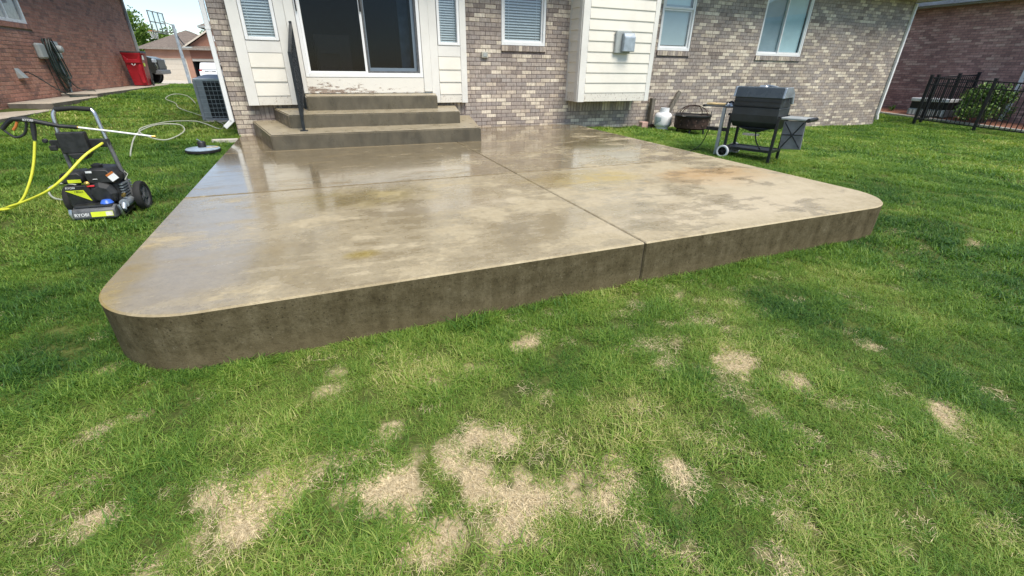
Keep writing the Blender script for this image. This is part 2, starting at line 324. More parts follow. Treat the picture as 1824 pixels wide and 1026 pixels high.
M['kerb'] = plain_conc('kerb_concrete', (.42, .39, .34), (.55, .52, .46), .85)

# ------------------------------------------------------------------ ground
_ctl = np.array([(-1.2, .1, -.02), (-1.25, -3, -.13), (-1.2, -6.25, -.375), (1.8, -6.3, -.342), (4.9, -6.2, -.335), (4.9, -3, -.16), (4.9, 0, -.075), (1.8, -3, -.26), (1.8, 0, -.16),
    (6.3, 0, -.11), (7.2, 0, -.15), (8.4, 0, -.2), (12.3, 0, -.29), (14.8, 0, -.32), (16, -.4, -.29), (16, -2.7, -.37), (18, 1.2, -.12), (18, -2.2, -.30), (18, 6, -.1), (22, -6, -.6), (5.6, -3.8, -.175),
    (0, -8.4, -.46), (3, -8.4, -.48), (8, -8, -.53), (15, -8, -.62), (-4, -8.4, -.40), (-8, -6, -.15), (-4.5, -3, -.02), (-1.9, -3.85, -.165), (-1.5, -1, -.09), (-1.9, 1.75, .03),
    (-4.5, .6, .13), (-4.5, 3, .22), (-4.5, 5.2, .30), (-4.5, 9, .36), (-2, 8, .27), (-1.2, 4, .12), (-3, 12, .34), (-5, 12.3, .35), (0, 12.5, .33), (-6, 18, .14), (-2, 18, .14), (-7, 27, -.18), (0, 27, -.18),
    (-11, 40, -.42), (4, 40, -.42), (-12, 55, -.56), (5, 55, -.56), (-20, 55, -.5), (-20, 30, -.25), (-10, 5, .35), (10, 8, 0), (10, 20, 0), (20, 30, -.2)], float)
def _tps(r2): return np.where(r2 > 1e-9, .5*r2*np.log(np.maximum(r2, 1e-9)), 0)
def _solve():
    n = len(_ctl); xy = _ctl[:, :2]/10; d = ((xy[:, None]-xy[None])**2).sum(2); K = _tps(d)+np.eye(n)*2e-3
    P = np.c_[np.ones(n), xy]; A = np.block([[K, P], [P.T, np.zeros((3, 3))]]); return np.linalg.solve(A, np.r_[_ctl[:, 2], 0, 0, 0]), xy
_w, _xy = _solve()
def gh(x, y):
    x = np.atleast_1d(np.asarray(x, float)); y = np.atleast_1d(np.asarray(y, float)); q = np.c_[x.ravel(), y.ravel()]/10
    out = np.empty(len(q))
    for i in range(0, len(q), 20000):
        b = q[i:i+20000]; d = ((b[:, None]-_xy[None])**2).sum(2); out[i:i+20000] = _tps(d) @ _w[:-3]+_w[-3]+b @ _w[-2:]
    far = np.clip((np.hypot(q[:, 0]*10-2, q[:, 1]*10-10)-45)/30, 0, 1); far = far*far*(3-2*far)
    out = out*(1-far)+(-.6)*far
    bumpy = (fbm(x.ravel(), y.ravel(), .9, 3)-.5)*.05*(1-far)
    return (out+bumpy).reshape(x.shape)
def g1(x, y): return float(gh(x, y)[0])

# worn patches of the lawn: x, y, half-width, half-depth, strength
DEAD = [(-.95, -6.95, .10, .05, .8), (-.75, -7.2, .10, .05, .8), (-1.05, -6.75, .09, .04, .7), (-.2, -7.12, .12, .05, .7), (0.38, -7.3, 0.118, 0.248, 1), (0.18, -7.47, 0.187, 0.085, 1), (0.3, -7.46, 0.116, 0.081, 1), (0.04, -7.22, 0.103, 0.106, 1), (-0.0, -7.32, 0.068, 0.063, 0.8), (-0.1, -6.97, 0.067, 0.057, 0.7), (-0.45, -7.08, 0.137, 0.092, 1), (-0.55, -6.99, 0.06, 0.065, 0.8), (-0.38, -7.0, 0.103, 0.058, 0.9), (-0.71, -7.15, 0.114, 0.064, 1), (0.5, -7.43, 0.062, 0.072, 1), (0.73, -7.53, 0.075, 0.055, 1), (0.83, -7.41, 0.135, 0.067, 0.8), (1.11, -7.52, 0.05, 0.07, 0.85), (1.15, -7.19, 0.047, 0.059, 0.9), (1.84, -7.08, 0.099, 0.095, 0.9), (1.83, -7.22, 0.089, 0.067, 0.6), (1.99, -7.36, 0.075, 0.057, 0.95), (2.51, -7.74, 0.094, 0.073, 0.95), (0.33, -6.64, 0.05, 0.055, 0.8), (0.52, -6.66, 0.04, 0.044, 0.8), (0.61, -6.68, 0.034, 0.044, 0.6), (0.89, -6.53, 0.089, 0.064, 0.8), (2.74, -7.23, 0.048, 0.055, 0.7), (-0.15, -6.56, 0.057, 0.048, 0.7), (-0.6, -6.7, 0.041, 0.04, 0.7), (-0.82, -6.41, 0.039, 0.041, 0.7), (-0.93, -6.45, 0.051, 0.031, 0.7), (-1.02, -7.1, 0.075, 0.035, 0.8), (-1.17, -6.01, 0.071, 0.047, 0.7), (0.72, -7.11, 0.062, 0.073, 0.7), (0.58, -7.04, 0.1, 0.1, 0.5), (-0.23, -7.06, 0.124, 0.056, 0.8), (0.02, -6.42, 0.17, 0.065, 0.55), (0.3, -7.18, 0.088, 0.159, 0.7), (0.97, -7.82, 0.047, 0.08, 0.5), (1.54, -8.0, 0.06, 0.061, 0.4), (0.08, -6.92, 0.071, 0.038, 0.5), (0.77, -6.92, 0.054, 0.055, 0.4), (-1.17, -6.7, 0.099, 0.031, 0.5), (1.75, -8.13, 0.059, 0.051, 0.35), (5.38, -6.39, 0.295, 0.198, 0.45), (5.27, -6.69, 0.164, 0.143, 0.4), (2.76, -7.2, 0.063, 0.056, 0.5), (0.82, -7.67, 0.028, 0.029, 0.4), (0.01, -7.38, 0.075, 0.059, 0.6), (-0.37, -7.33, 0.035, 0.026, 0.5), (-1.1, -6.48, 0.089, 0.038, 0.5)]
DARK = [(1.28, -6.55, 0.41, 0.36, 1), (2.6, -7.36, 0.42, 0.37, 1), (2.56, -7.62, 0.32, 0.21, 0.9), (2.53, -6.86, 0.45, 0.31, 0.6), (-0.92, -5.96, 0.41, 0.25, 0.7), (-1.45, -5.63, 0.3, 0.45, 0.6), (1.02, -7.73, 0.32, 0.13, 0.7), (0.58, -7.7, 0.27, 0.07, 0.6), (-0.85, -6.9, 0.29, 0.14, 0.6), (-0.2, -7.24, 0.19, 0.11, 0.6), (0.13, -7.32, 0.08, 0.09, 0.6), (4.39, -7.03, 0.46, 0.78, 0.6), (4.25, -6.07, 0.53, 0.55, 0.7), (-1.42, -4.34, 0.26, 0.89, 0.5)]
def blobs(L, x, y):
    m = np.zeros_like(x)
    for bx, by, rx, ry, s in L:
        k = np.hypot((x-bx)/(rx*1.25), (y-by)/(ry*1.25)); m = np.maximum(m, s*np.clip(1.45-k, 0, 1))
    return m
def deadness(x, y):
    B_ = blobs(DEAD, x, y); n = fbm(x, y, 11, 5); n2 = fbm(x+31, y+9, 1.3, 3)
    near = np.clip(1.3-np.hypot(x-.6, y+7.2)/2.2, 0, 1)
    return np.clip((B_*.95+(n-.5)*np.clip(.35+B_*4, 0, 2.9)-.30)*1.35, 0, 1)*.97+np.clip((n-.60)*3+near*.25, 0, .35)*np.clip(near*1.6, 0, 1)*np.clip((n2-.3)*3, 0, 1)
def patio_in(x, y, m=0.0):
    x0, x1, y0 = -1.175-m, 4.82+m, -6.193-m; r = .5
    ins = (x > x0) & (x < x1) & (y > y0) & (y < .2)
    for cx_, s in ((x0+r, -1), (x1-r, 1)):
        c = ((x-cx_)*s > 0) & (y < y0+r) & (np.hypot(x-cx_, y-(y0+r)) > r); ins &= ~c
    return ins
def lawn_ok(x, y):
    ok = ~patio_in(x, y, .012) & ~((x > -1.22) & (x < 14.83) & (y > -.015) & (y < 14)) & ~((x < -4.48) & (y > -3.6) & (y < 11.4)) & ~((x > 17.02) & (y > -7) & (y < 8)) & (y < 13.4)
    ok &= ~((x > -2.0) & (x < -1.2) & (y > 1.72) & (y < 2.6)); ok &= ~((x < -5.1) & (y > -4) & (y < 11.5)); return ok
def axis(spec):
    a = []
    for s, e, d in spec: a += list(np.arange(s, e-1e-6, d))
    return np.array(a+[spec[-1][1]])
def ground():
    xs = axis([(-400, -60, 40), (-60, -12, 3), (-12, -3, .5), (-3, 5, .05), (5, 20, .3), (20, 60, 3), (60, 400, 40)])
    ys = axis([(-200, -20, 30), (-20, -9, 1), (-9, -5, .05), (-5, 3, .15), (3, 16, .5), (16, 70, 2), (70, 600, 40)])
    X, Y = np.meshgrid(xs, ys); Z = gh(X, Y); Z = np.where(patio_in(X, Y, -.06), np.minimum(Z, -.20), Z)
    inh = (X > -1.1) & (X < 14.7) & (Y > .15) & (Y < 13); Z = np.where(inh, np.minimum(Z, -.3), Z)
    nx, ny = len(xs), len(ys); v = np.c_[X.ravel(), Y.ravel(), Z.ravel()]
    i = np.arange(nx-1)[None]+np.arange(ny-1)[:, None]*nx; f = np.stack([i, i+1, i+1+nx, i+nx], -1).reshape(-1, 4)
    me = bpy.data.meshes.new('lawn'); me.from_pydata(v.tolist(), [], f.tolist())
    a = me.attributes.new('worn', 'FLOAT', 'POINT'); d = np.where(np.hypot(X, Y+7) < 8, deadness(X.ravel(), Y.ravel()).reshape(X.shape), 0).ravel(); a.data.foreach_set('value', d.astype(np.float32))
    me.polygons.foreach_set('use_smooth', [True]*len(me.polygons))
    m, nt, b, N, L = nodes('lawn_soil'); p = pos(nt); at = N('ShaderNodeAttribute'); at.attribute_name = 'worn'
    n1 = noise(nt, p, 40, 6, .75); n2 = noise(nt, p, 2.5, 5, .6)
    so_ = ramp(nt, [(.3, (.06, .08, .022)), (.5, (.10, .13, .035)), (.7, (.17, .19, .07))]); L(n1, so_.inputs[0])
    gr = ramp(nt, [(.35, (.75, .75, .75)), (.65, (1.2, 1.15, 1.0))]); L(n2, gr.inputs[0]); green = mixc(nt, so_.outputs[0], gr.outputs[0], 1, 'MULTIPLY')
    n3 = noise(nt, p, 70, 6, .8, (1, .6, 1)); st = ramp(nt, [(.30, (.15, .105, .055)), (.44, (.42, .33, .19)), (.58, (.58, .47, .29)), (.75, (.74, .62, .42))]); L(n3, st.inputs[0])
    wf = ramp(nt, [(.12, 0), (.55, 1)]); L(at.outputs['Fac'], wf.inputs[0])
    L(mixc(nt, green, st.outputs[0], wf.outputs[0]), b.inputs['Base Color']); b.inputs['Roughness'].default_value = .95; b.inputs['Specular IOR Level'].default_value = .1
    bump(nt, b, math_(nt, 'ADD', n1, n3), .8, .015); me.materials.append(m)
    o = bpy.data.objects.new('lawn', me); COL.objects.link(o); o['kind'] = 'structure'; return o
ground()

# ------------------------------------------------------------------ grass: instanced tufts
def leaf_mat():
    m = bpy.data.materials.new('grass_blade'); m.use_nodes = True; nt = m.node_tree; nt.nodes.clear(); N = nt.nodes.new; L = nt.links.new
    at = N('ShaderNodeAttribute'); at.attribute_type = 'INSTANCER'; at.attribute_name = 'tint'
    g = N('ShaderNodeNewGeometry'); oi = N('ShaderNodeObjectInfo')
    v = math_(nt, 'ADD', math_(nt, 'MULTIPLY', at.outputs['Fac'], .60), math_(nt, 'MULTIPLY', g.outputs['Random Per Island'], .44))
    cr = ramp(nt, [(.08, (.028, .092, .020)), (.28, (.072, .172, .028)), (.5, (.150, .270, .040)), (.7, (.245, .365, .062)), (.86, (.39, .45, .12)), (1, (.62, .55, .26))]); L(v, cr.inputs[0])
    d = N('ShaderNodeBsdfPrincipled'); d.inputs['Roughness'].default_value = .5; d.inputs['Specular IOR Level'].default_value = .35; t = N('ShaderNodeBsdfTranslucent')
    L(cr.outputs[0], d.inputs['Base Color']); tc = mixc(nt, cr.outputs[0], (1.25, 1.3, .55), 1, 'MULTIPLY'); L(tc, t.inputs[0])
    mx = N('ShaderNodeMixShader'); mx.inputs[0].default_value = .32; o = N('ShaderNodeOutputMaterial'); L(d.outputs[0], mx.inputs[1]); L(t.outputs[0], mx.inputs[2]); L(mx.outputs[0], o.inputs[0]); return m
M['leaf'] = leaf_mat()
M['straw'] = simple('straw', (.72, .59, .36), .8, var=.22, scale=60)
def tuft(name, n, rad, h, w, lean, m, seed, flat=False):
    r = random.Random(seed); vs = []; fs = []
    for _ in range(n):
        a = r.uniform(0, 6.283); q = rad*math.sqrt(r.random()); x, y = q*math.cos(a), q*math.sin(a)
        hd = r.uniform(0, 6.283); hh = h*r.uniform(.45, 1.15); ww = w*r.uniform(.6, 1.3); le = lean*r.uniform(.3, 1.4)
        dx, dy = math.cos(hd), math.sin(hd); px, py = -dy*ww/2, dx*ww/2; o = len(vs); K = 3
        for k in range(K+1):
            t = k/K
            if flat: ax, az = hh*t, .003+.005*math.sin(t*2.6+r.random())*r.random()
            else: ax, az = hh*le*t*t, hh*(t-.30*le*t*t)
            s = (1-t**1.6*.92) if not flat else .8
            c = (x+dx*ax, y+dy*ax, az)
            vs += [(c[0]-px*s, c[1]-py*s, c[2]), (c[0]+px*s, c[1]+py*s, c[2])]
        fs += [(o+2*k, o+2*k+1, o+2*k+3, o+2*k+2) for k in range(K)]
    me = bpy.data.meshes.new(name); me.from_pydata(vs, [], fs); me.materials.append(m); return bpy.data.objects.new(name, me)
def scatter(name, objs, P, scl, rotz, tint, idx, label=None, cat=None):
    """points carry scale, turn and tone; each point becomes one tuft"""
    col = bpy.data.collections.new(name+'_tufts')
    for k, o in enumerate(objs): o.name = '%s_%02d' % (name, k); col.objects.link(o)
    me = bpy.data.meshes.new(name); me.from_pydata(P.tolist(), [], []); n = len(P)
    for nm, ty, arr in (('tint', 'FLOAT', tint), ('scl', 'FLOAT', scl), ('turn', 'FLOAT', rotz), ('pick', 'INT', idx)):
        me.attributes.new(nm, ty, 'POINT').data.foreach_set('value', np.asarray(arr, np.int32 if ty == 'INT' else np.float32))
    o = bpy.data.objects.new(name, me); COL.objects.link(o); o['kind'] = 'stuff'
    if label: tag(o, label, cat)
    ng = bpy.data.node_groups.new(name+'_scatter', 'GeometryNodeTree'); N = ng.nodes.new; L = ng.links.new
    ng.interface.new_socket('Geometry', in_out='INPUT', socket_type='NodeSocketGeometry'); ng.interface.new_socket('Geometry', in_out='OUTPUT', socket_type='NodeSocketGeometry')
    gi, go = N('NodeGroupInput'), N('NodeGroupOutput'); ci = N('GeometryNodeCollectionInfo'); ci.inputs[0].default_value = col; ci.inputs['Separate Children'].default_value = True; ci.inputs['Reset Children'].default_value = True
    ip = N('GeometryNodeInstanceOnPoints'); ip.inputs['Pick Instance'].default_value = True
    def na(nm, ty):
        q = N('GeometryNodeInputNamedAttribute'); q.data_type = ty; q.inputs[0].default_value = nm; return q.outputs[0]
    cx = N('ShaderNodeCombineXYZ'); L(na('turn', 'FLOAT'), cx.inputs[2]); er = N('FunctionNodeEulerToRotation'); L(cx.outputs[0], er.inputs[0])
    L(gi.outputs[0], ip.inputs['Points']); L(ci.outputs[0], ip.inputs['Instance']); L(er.outputs[0], ip.inputs['Rotation']); L(na('scl', 'FLOAT'), ip.inputs['Scale']); L(na('pick', 'INT'), ip.inputs['Instance Index']); L(ip.outputs[0], go.inputs[0])
    md = o.modifiers.new('scatter', 'NODES'); md.node_group = ng; return o
def grass():
    rs = np.random.RandomState(11)
    near = [tuft('t', 44, .05, .038, .0029, 1.3, M['leaf'], 100+k) for k in range(8)]
    far = [tuft('t', 56, .09, .046, .0056, 1.15, M['leaf'], 200+k) for k in range(6)]
    vfar = [tuft('t', 50, .16, .050, .012, 1.0, M['leaf'], 300+k) for k in range(5)]
    strw = [tuft('t', 44, .06, .038, .0015, 0, M['straw'], 400+k, True) for k in range(5)]
    def bed(x0, x1, y0, y1, dens): n = int((x1-x0)*(y1-y0)*dens); return rs.uniform(x0, x1, n), rs.uniform(y0, y1, n)
    def tone(x, y):
        t = .47+(fbm(x, y, .55, 3)-.5)*.95+(fbm(x+9, y+4, 3.0, 3)-.5)*1.1+rs.normal(0, .07, len(x))
        t += np.clip((1.6-x)/1.5, 0, 1)*np.clip((-5.5-y)/1.0, 0, 1)*.07; t -= blobs(DARK, x, y)*.55*fbm(x+3, y+8, 2.6, 4); t -= np.clip((x-2.2)/2, 0, 1)*np.clip((-4-y)/2, 0, 1)*.10; t += np.clip(deadness(x, y), 0, 1)*.22*(np.hypot(x, y+7) < 8)
        t += np.clip((y+3)/6, 0, 1)*np.where(x > 5, .08, 0)-np.clip((y-3)/5, 0, 1)*.14*(x < 0)
        return np.clip(t, 0, 1)
    out = {}
    def make(name, objs, x, y, s, bare=True, label=None):
        keep = lawn_ok(x, y)
        if bare: keep &= rs.rand(len(x)) > np.clip(deadness(x, y)*1.05, 0, .84)
        x, y = x[keep], y[keep]; z = gh(x, y)-.004; n = len(x); dd = deadness(x, y)
        cl_ = np.clip((fbm(x+5, y+2, 5.5, 3)-.52)*5, 0, 1); tall = .85+.55*cl_-.35*np.clip(dd, 0, 1)
        scatter(name, objs, np.c_[x, y, z], s*tall*rs.uniform(.75, 1.2, n), rs.uniform(0, 6.28, n), tone(x, y), rs.randint(0, len(objs), n), label, 'grass')
    cx_, cy_ = CAMP[0], CAMP[1]
    x, y = bed(-4.2, 5.2, -8.9, -4.2, 680); d = np.hypot(x-cx_, y-cy_); k = d < 4.2; make('grass', near, x[k], y[k], 1.0, label='short green lawn grass around the patio, closest to the viewer')
    x, y = bed(-8, 12, -9, 2, 210); d = np.hypot(x-cx_, y-cy_); k = (d >= 4.0) & (d < 9.2); make('grass', far, x[k], y[k], 1.0, label='mown green lawn grass beside the patio and grill')
    x, y = bed(-12, 26, -9, 13.4, 62); d = np.hypot(x-cx_, y-cy_); k = (d >= 8.9) & (d < 27); make('grass', vfar, x[k], y[k], 1.0, False, label='mown green lawn grass farther off beside the houses')
    # long fringe left by the mower along the slab
    per = [(-1.19, yy) for yy in np.arange(-5.7, -.1, .028)]+[(4.84, yy) for yy in np.arange(-5.7, -.05, .028)]+[(xx, -6.215) for xx in np.arange(-.68, 4.33, .024)]
    for ccx, s in ((-.675, -1), (4.32, 1)): per += [(ccx+s*.52*math.sin(a), -5.693-.52*math.cos(a)) for a in np.arange(0, 1.57, .045)]
    per = np.array(per); x = per[:, 0]+rs.normal(0, .02, len(per)); y = per[:, 1]+rs.normal(0, .02, len(per)); k = ~patio_in(x, y, .004); x, y = x[k], y[k]; n = len(x)
    scatter('grass', near, np.c_[x, y, gh(x, y)-.004], rs.uniform(.9, 1.5, n)*(.75+1.1*vnoise(x, y, 4.3)**2), rs.uniform(0, 6.28, n), np.clip(tone(x, y)-.12, 0, 1), rs.randint(0, 8, n), 'longer unmown fringe of grass hugging the slab edge', 'grass')
    x, y = bed(-3.2, 5, -8.9, -5.2, 520); k = lawn_ok(x, y) & (rs.rand(len(x)) < np.clip(deadness(x, y)*1.2, .025, 1)); x, y = x[k], y[k]; n = len(x)
    scatter('dead_straw', strw, np.c_[x, y, gh(x, y)+.001], rs.uniform(.6, 1.2, n), rs.uniform(0, 6.28, n), np.zeros(n), rs.randint(0, 5, n), 'pale dead straw lying in the bare lawn patches', 'straw')
grass()

# ------------------------------------------------------------------ patio and steps
SL = .007
def patio():
    o = bpy.data.objects.new('patio', None); COL.objects.link(o); o.location = (1.82, -3.1, -.4); o['kind'] = 'structure'
    x0, x1, y0, jx, jy, j2 = -1.175, 4.82, -6.193, 1.905, -3.925, -1.72; g = .004; g2 = .012; r = .5; zb = -.5
    def slab(poly, m):
        b = MB(); n = len(poly); b.add([(x, y, zb) for x, y in poly]+[(x, y, SL*y) for x, y in poly], [tuple(range(n))[::-1], tuple(range(n, 2*n))]+[(i, (i+1) % n, n+(i+1) % n, n+i) for i in range(n)])
        return b.build('slab', m, o, bevel=.009)
    arcL = [(x0+r-r*math.cos(a), y0+r-r*math.sin(a)) for a in np.linspace(0, math.pi/2, 14)]
    arcR = [(x1-r+r*math.sin(a), y0+r-r*math.cos(a)) for a in np.linspace(0, math.pi/2, 14)]
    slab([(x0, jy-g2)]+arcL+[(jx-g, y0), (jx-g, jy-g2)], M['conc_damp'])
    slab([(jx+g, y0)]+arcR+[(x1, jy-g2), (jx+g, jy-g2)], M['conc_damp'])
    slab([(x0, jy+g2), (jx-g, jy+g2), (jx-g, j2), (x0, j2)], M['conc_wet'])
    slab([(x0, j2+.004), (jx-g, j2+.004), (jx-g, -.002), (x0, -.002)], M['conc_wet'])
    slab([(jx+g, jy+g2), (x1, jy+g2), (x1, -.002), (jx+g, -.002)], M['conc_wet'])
    f = MB(); f.box(jx-.02, jx+.02, y0+.012, -.01, zb+.02, -.050); f.box(x0+.012, jx-.021, jy-.02, jy+.02, zb+.02, -.042); f.box(jx+.021, x1-.012, jy-.02, jy+.02, zb+.02, -.042)
    f.build('joint_filler', simple('joint_grime', (.06, .048, .032), .9), o)
patio()
def steps():
    t = thing('concrete_steps', 'three wet grey-brown concrete steps leading up to the sliding door', 'steps', (.9, -.8, -.02))
    for FL, FR, BR, BL, zf, zb, z0 in (((-.61, -1.66), (2.29, -1.66), (2.63, -.016), (-.97, -.016), .182, .215, -.08), ((-.376, -1.09), (2.13, -1.09), (2.36, -.018), (-.63, -.018), .373, .392, .14), ((-.118, -.535), (1.91, -.535), (1.985, -.126), (-.14, -.126), .582, .60, .33)):
        b = MB(); q = (FL, FR, BR, BL); z = (zf, zf, zb, zb)
        b.add([(x, y, z0) for x, y in q]+[(x, y, k) for (x, y), k in zip(q, z)], [(3, 2, 1, 0), (4, 5, 6, 7), (0, 1, 5, 4), (1, 2, 6, 5), (2, 3, 7, 6), (3, 0, 4, 7)])
        b.build('step', M['steps'], t, bevel=.014, smooth=True, seg=2)
steps()
def handrail():
    t = thing('handrail', 'black metal handrail on the left side of the concrete steps', 'railing', (-.2, -1.35, .18))
    X = -.205; XR_ = -.150; w = .02; yF, yR = -1.36, -.22; zt = lambda y: 1.15+(1.57-1.15)*(y-yF)/(yR-yF); zb = lambda y: .33+(.72-.33)*(y-yF)/(yR-yF)
    MB().box(X-w, X+w, yF-w, yF+w, .178, 1.16).build('post', M['black_metal'], t, bevel=.003)
    MB().box(XR_-w, XR_+w, yR-w, yR+w, .385, 1.585).build('post', M['black_metal'], t, bevel=.003)
    MB().box(X-.05, X+.05, yF-.05, yF+.05, .184, .195).build('base_plate', M['black_metal'], t)
    for nm, z, h in (('top_rail', zt, .035), ('bottom_rail', zb, .025)):
        a, b_ = yF+w, yR-w
        MB().add([((X if y == a else XR_)+s*.018, y, z(y)+k) for y in (a, b_) for s in (-1, 1) for k in (-h, 0)], [(0, 1, 3, 2), (4, 6, 7, 5), (0, 2, 6, 4), (1, 5, 7, 3), (0, 4, 5, 1), (2, 3, 7, 6)]).build(nm, M['black_metal'], t)
    for k in range(12):
        y = yF+(yR-yF)*(k+1)/13; xx = X+(XR_-X)*(k+1)/13; MB().box(xx-.009, xx+.009, y-.009, y+.009, zb(y)-.006, zt(y)-.03).build('baluster', M['black_metal'], t)
handrail()

# ------------------------------------------------------------------ brickwork
CH, CL, JT = .0677, .2033, .0095
def brick_proto(name, m):
    b = MB(); b.box(-(CL-JT)/2, (CL-JT)/2, -.012, .012, -(CH-JT)/2, (CH-JT)/2); o = b.build(name, m, None, bevel=.003); me = o.data; bpy.data.objects.remove(o); return me
def brick_wall(th, B, u0, u1, z0, z1, m, mm, holes, skips, nind, proto, vis=None, rot=0, soldier=()):
    """running bond: mortar bed, the nearest bricks as single pieces, the rest joined"""
    us = sorted({u0, u1, *[min(max(h[k], u0), u1) for h in holes for k in (0, 1)]}); zs = sorted({z0, z1, *[min(max(h[k], z0), z1) for h in holes for k in (2, 3)]})
    c = MB()
    for a, b in zip(us, us[1:]):
        for e, f in zip(zs, zs[1:]):
            um, zm = (a+b)/2, (e+f)/2
            if any(h[0] < um < h[1] and h[2] < zm < h[3] for h in holes): continue
            c.quad(B.P(a, 0, e), B.P(b, 0, e), B.P(b, 0, f), B.P(a, 0, f))
    for h in holes:
        a, b, e, f = h
        for p, q in (((a, e), (a, f)), ((a, f), (b, f)), ((b, f), (b, e)), ((b, e), (a, e))): c.quad(B.P(p[0], 0, p[1]), B.P(q[0], 0, q[1]), B.P(q[0], -.11, q[1]), B.P(p[0], -.11, p[1]))
    c.build('mortar_bed', mm, th)
    st = MB(); full = []
    block = list(holes)+list(skips)+[s[:4] for s in soldier]
    nz = int((z1-z0)/CH+.999)
    for k in range(nz):
        za = z0+k*CH+JT/2; zb = min(za+CH-JT, z1)
        if zb-za < .02: continue
        u = u0-(CL/2 if k % 2 else 0)+JT/2
        while u < u1:
            segs = [(max(u, u0+.001), min(u+CL-JT, u1-.001))]
            for h in block:
                if h[3] > za+.012 and h[2] < zb-.012:
                    ns = []
                    for a, b in segs:
                        if b <= h[0] or a >= h[1]: ns.append((a, b)); continue
                        if a < h[0]: ns.append((a, h[0]-.004))
                        if b > h[1]: ns.append((h[1]+.004, b))
                    segs = ns
            for a, b in segs:
                if b-a < .015: continue
                if b-a > CL-JT-.004 and zb-za > CH-JT-.004: full.append(((a+b)/2, (za+zb)/2))
                else: st.bb(B, a, b, -.005, .0065+rnd.uniform(-.0015, .0015), za, zb)
            u += CL
    for a0, a1, e, f in soldier:
        u = a0
        while u+.058 <= a1+.01: st.bb(B, u+.004, u+.0577, -.005, .007+rnd.uniform(-.0015, .0015), e+.004, f-.004); u += .0677
    C = Vector(CAMP); vis = vis or (lambda u, z: True)
    full.sort(key=lambda q: (0 if vis(*q) else 1, (B.P(q[0], 0, q[1])-C).length))
    for k, (u, z) in enumerate(full):
        d = rnd.uniform(-.0015, .0015)
        if k < nind:
            p = B.P(u, d-.005, z)-th.location; inst(proto, 'brick', p, th, (0, rnd.uniform(-.006, .006) if rot == 0 else 0, rot))
        else: st.bb(B, u-(CL-JT)/2, u+(CL-JT)/2, -.005, .0065+d, z-(CH-JT)/2, z+(CH-JT)/2)
    st.build('brickwork', m, th)['kind'] = 'stuff'
def sill(th, B, u0, u1, zt, m, mm):
    b = MB(); u = u0; n = round((u1-u0)/.0677); w = (u1-u0)/n
    for k in range(n): b.bb(B, u0+k*w+.004, u0+(k+1)*w-.004, -.02, .035+rnd.uniform(-.002, .002), zt-.085, zt)
    o = b.build('window_sill', m, th); MB().bb(B, u0, u1, -.03, .029, zt-.08, zt-.004).build('mortar_bed', mm, o); return o
def frame(b, B, u0, u1, z0, z1, d0, d1, w, wb=None):
    wb = wb or w
    b.bb(B, u0, u0+w, d0, d1, z0, z1); b.bb(B, u1-w, u1, d0, d1, z0, z1); b.bb(B, u0+w, u1-w, d0, d1, z0, z0+wb); b.bb(B, u0+w, u1-w, d0, d1, z1-w, z1)
def blinds(th, B, u0, u1, z0, z1, d, pitch=.05):
    s = MB(); W_ = (u1-u0)/2; s.add([(-W_, -.014, -.013), (W_, -.014, -.013), (W_, .014, .013), (-W_, .014, .013)], [(0, 1, 2, 3)]); me = None
    n = int((z1-z0)/pitch); w = th
    off = Vector((0, 0, 0)); q = th
    while q is not None: off += q.location; q = q.parent
    base = s.build('blind_slat', M['blind'], None); me = base.data; bpy.data.objects.remove(base)
    rz = math.atan2(B.eu.y, B.eu.x)
    for k in range(n): inst(me, 'blind_slat', B.P((u0+u1)/2, d, z0+pitch*(k+.5))-off, th, (0, 0, rz))
    c = MB()
    for u in (u0+.12*(u1-u0), u1-.12*(u1-u0)): c.bb(B, u-.002, u+.002, d+.016, d+.018, z0, z1)
    c.build('blind_cord', M['blind'], th)
def room(th, B, u0, u1, z0, z1, d0=-.20, d1=-1.3, m=None):
    b = MB(); P = [(B.P(u, d, z)) for u, d, z in ((u0, d0, z0), (u1, d0, z0), (u1, d0, z1), (u0, d0, z1), (u0, d1, z0), (u1, d1, z0), (u1, d1, z1), (u0, d1, z1))]
    b.add(P, [(4, 5, 6, 7), (0, 1, 5, 4), (3, 7, 6, 2), (0, 4, 7, 3), (1, 2, 6, 5)]); b.build('room_interior', m or M['dark_room'], th)

def pane(th, B, u0, u1, z0, z1, d, m): return MB().quad(B.P(u0, d, z0), B.P(u1, d, z0), B.P(u1, d, z1), B.P(u0, d, z1)).build('pane', m, th)
def hip_roof(th, x0, x1, y0, y1, ze, zr, inset, fascia_m, roof_m, th_=.16):
    """shingled hip roof with soffit board and fascia"""
    w = min(x1-x0, y1-y0)/2
    if x1-x0 > y1-y0: rg = [(x0+inset, (y0+y1)/2), (x1-inset, (y0+y1)/2)]
    else: rg = [((x0+x1)/2, y0+inset), ((x0+x1)/2, y1-inset)]
    b = MB(); e = [(x0, y0), (x1, y0), (x1, y1), (x0, y1)]; zt = ze+th_
    v = [(x, y, zt) for x, y in e]+[(x, y, zr) for x, y in rg]
    f = [(0, 1, 5, 4), (1, 2, 5), (2, 3, 4, 5), (3, 0, 4)] if x1-x0 > y1-y0 else [(0, 1, 4), (1, 2, 5, 4), (2, 3, 5), (3, 0, 4, 5)]
    b.add(v, f); r = b.build('roof', roof_m, th)
    s = MB(); s.box(x0+.03, x1-.03, y0+.03, y1-.03, ze, ze+.012); s.build('soffit', fascia_m, th)
    g = MB(); k = .02
    g.box(x0, x1, y0-k, y0, ze-.02, zt+.01); g.box(x0, x1, y1, y1+k, ze-.02, zt+.01); g.box(x0-k, x0, y0-k, y1+k, ze-.02, zt+.01); g.box(x1, x1+k, y0-k, y1+k, ze-.02, zt+.01); g.build('fascia', fascia_m, th)
    return r
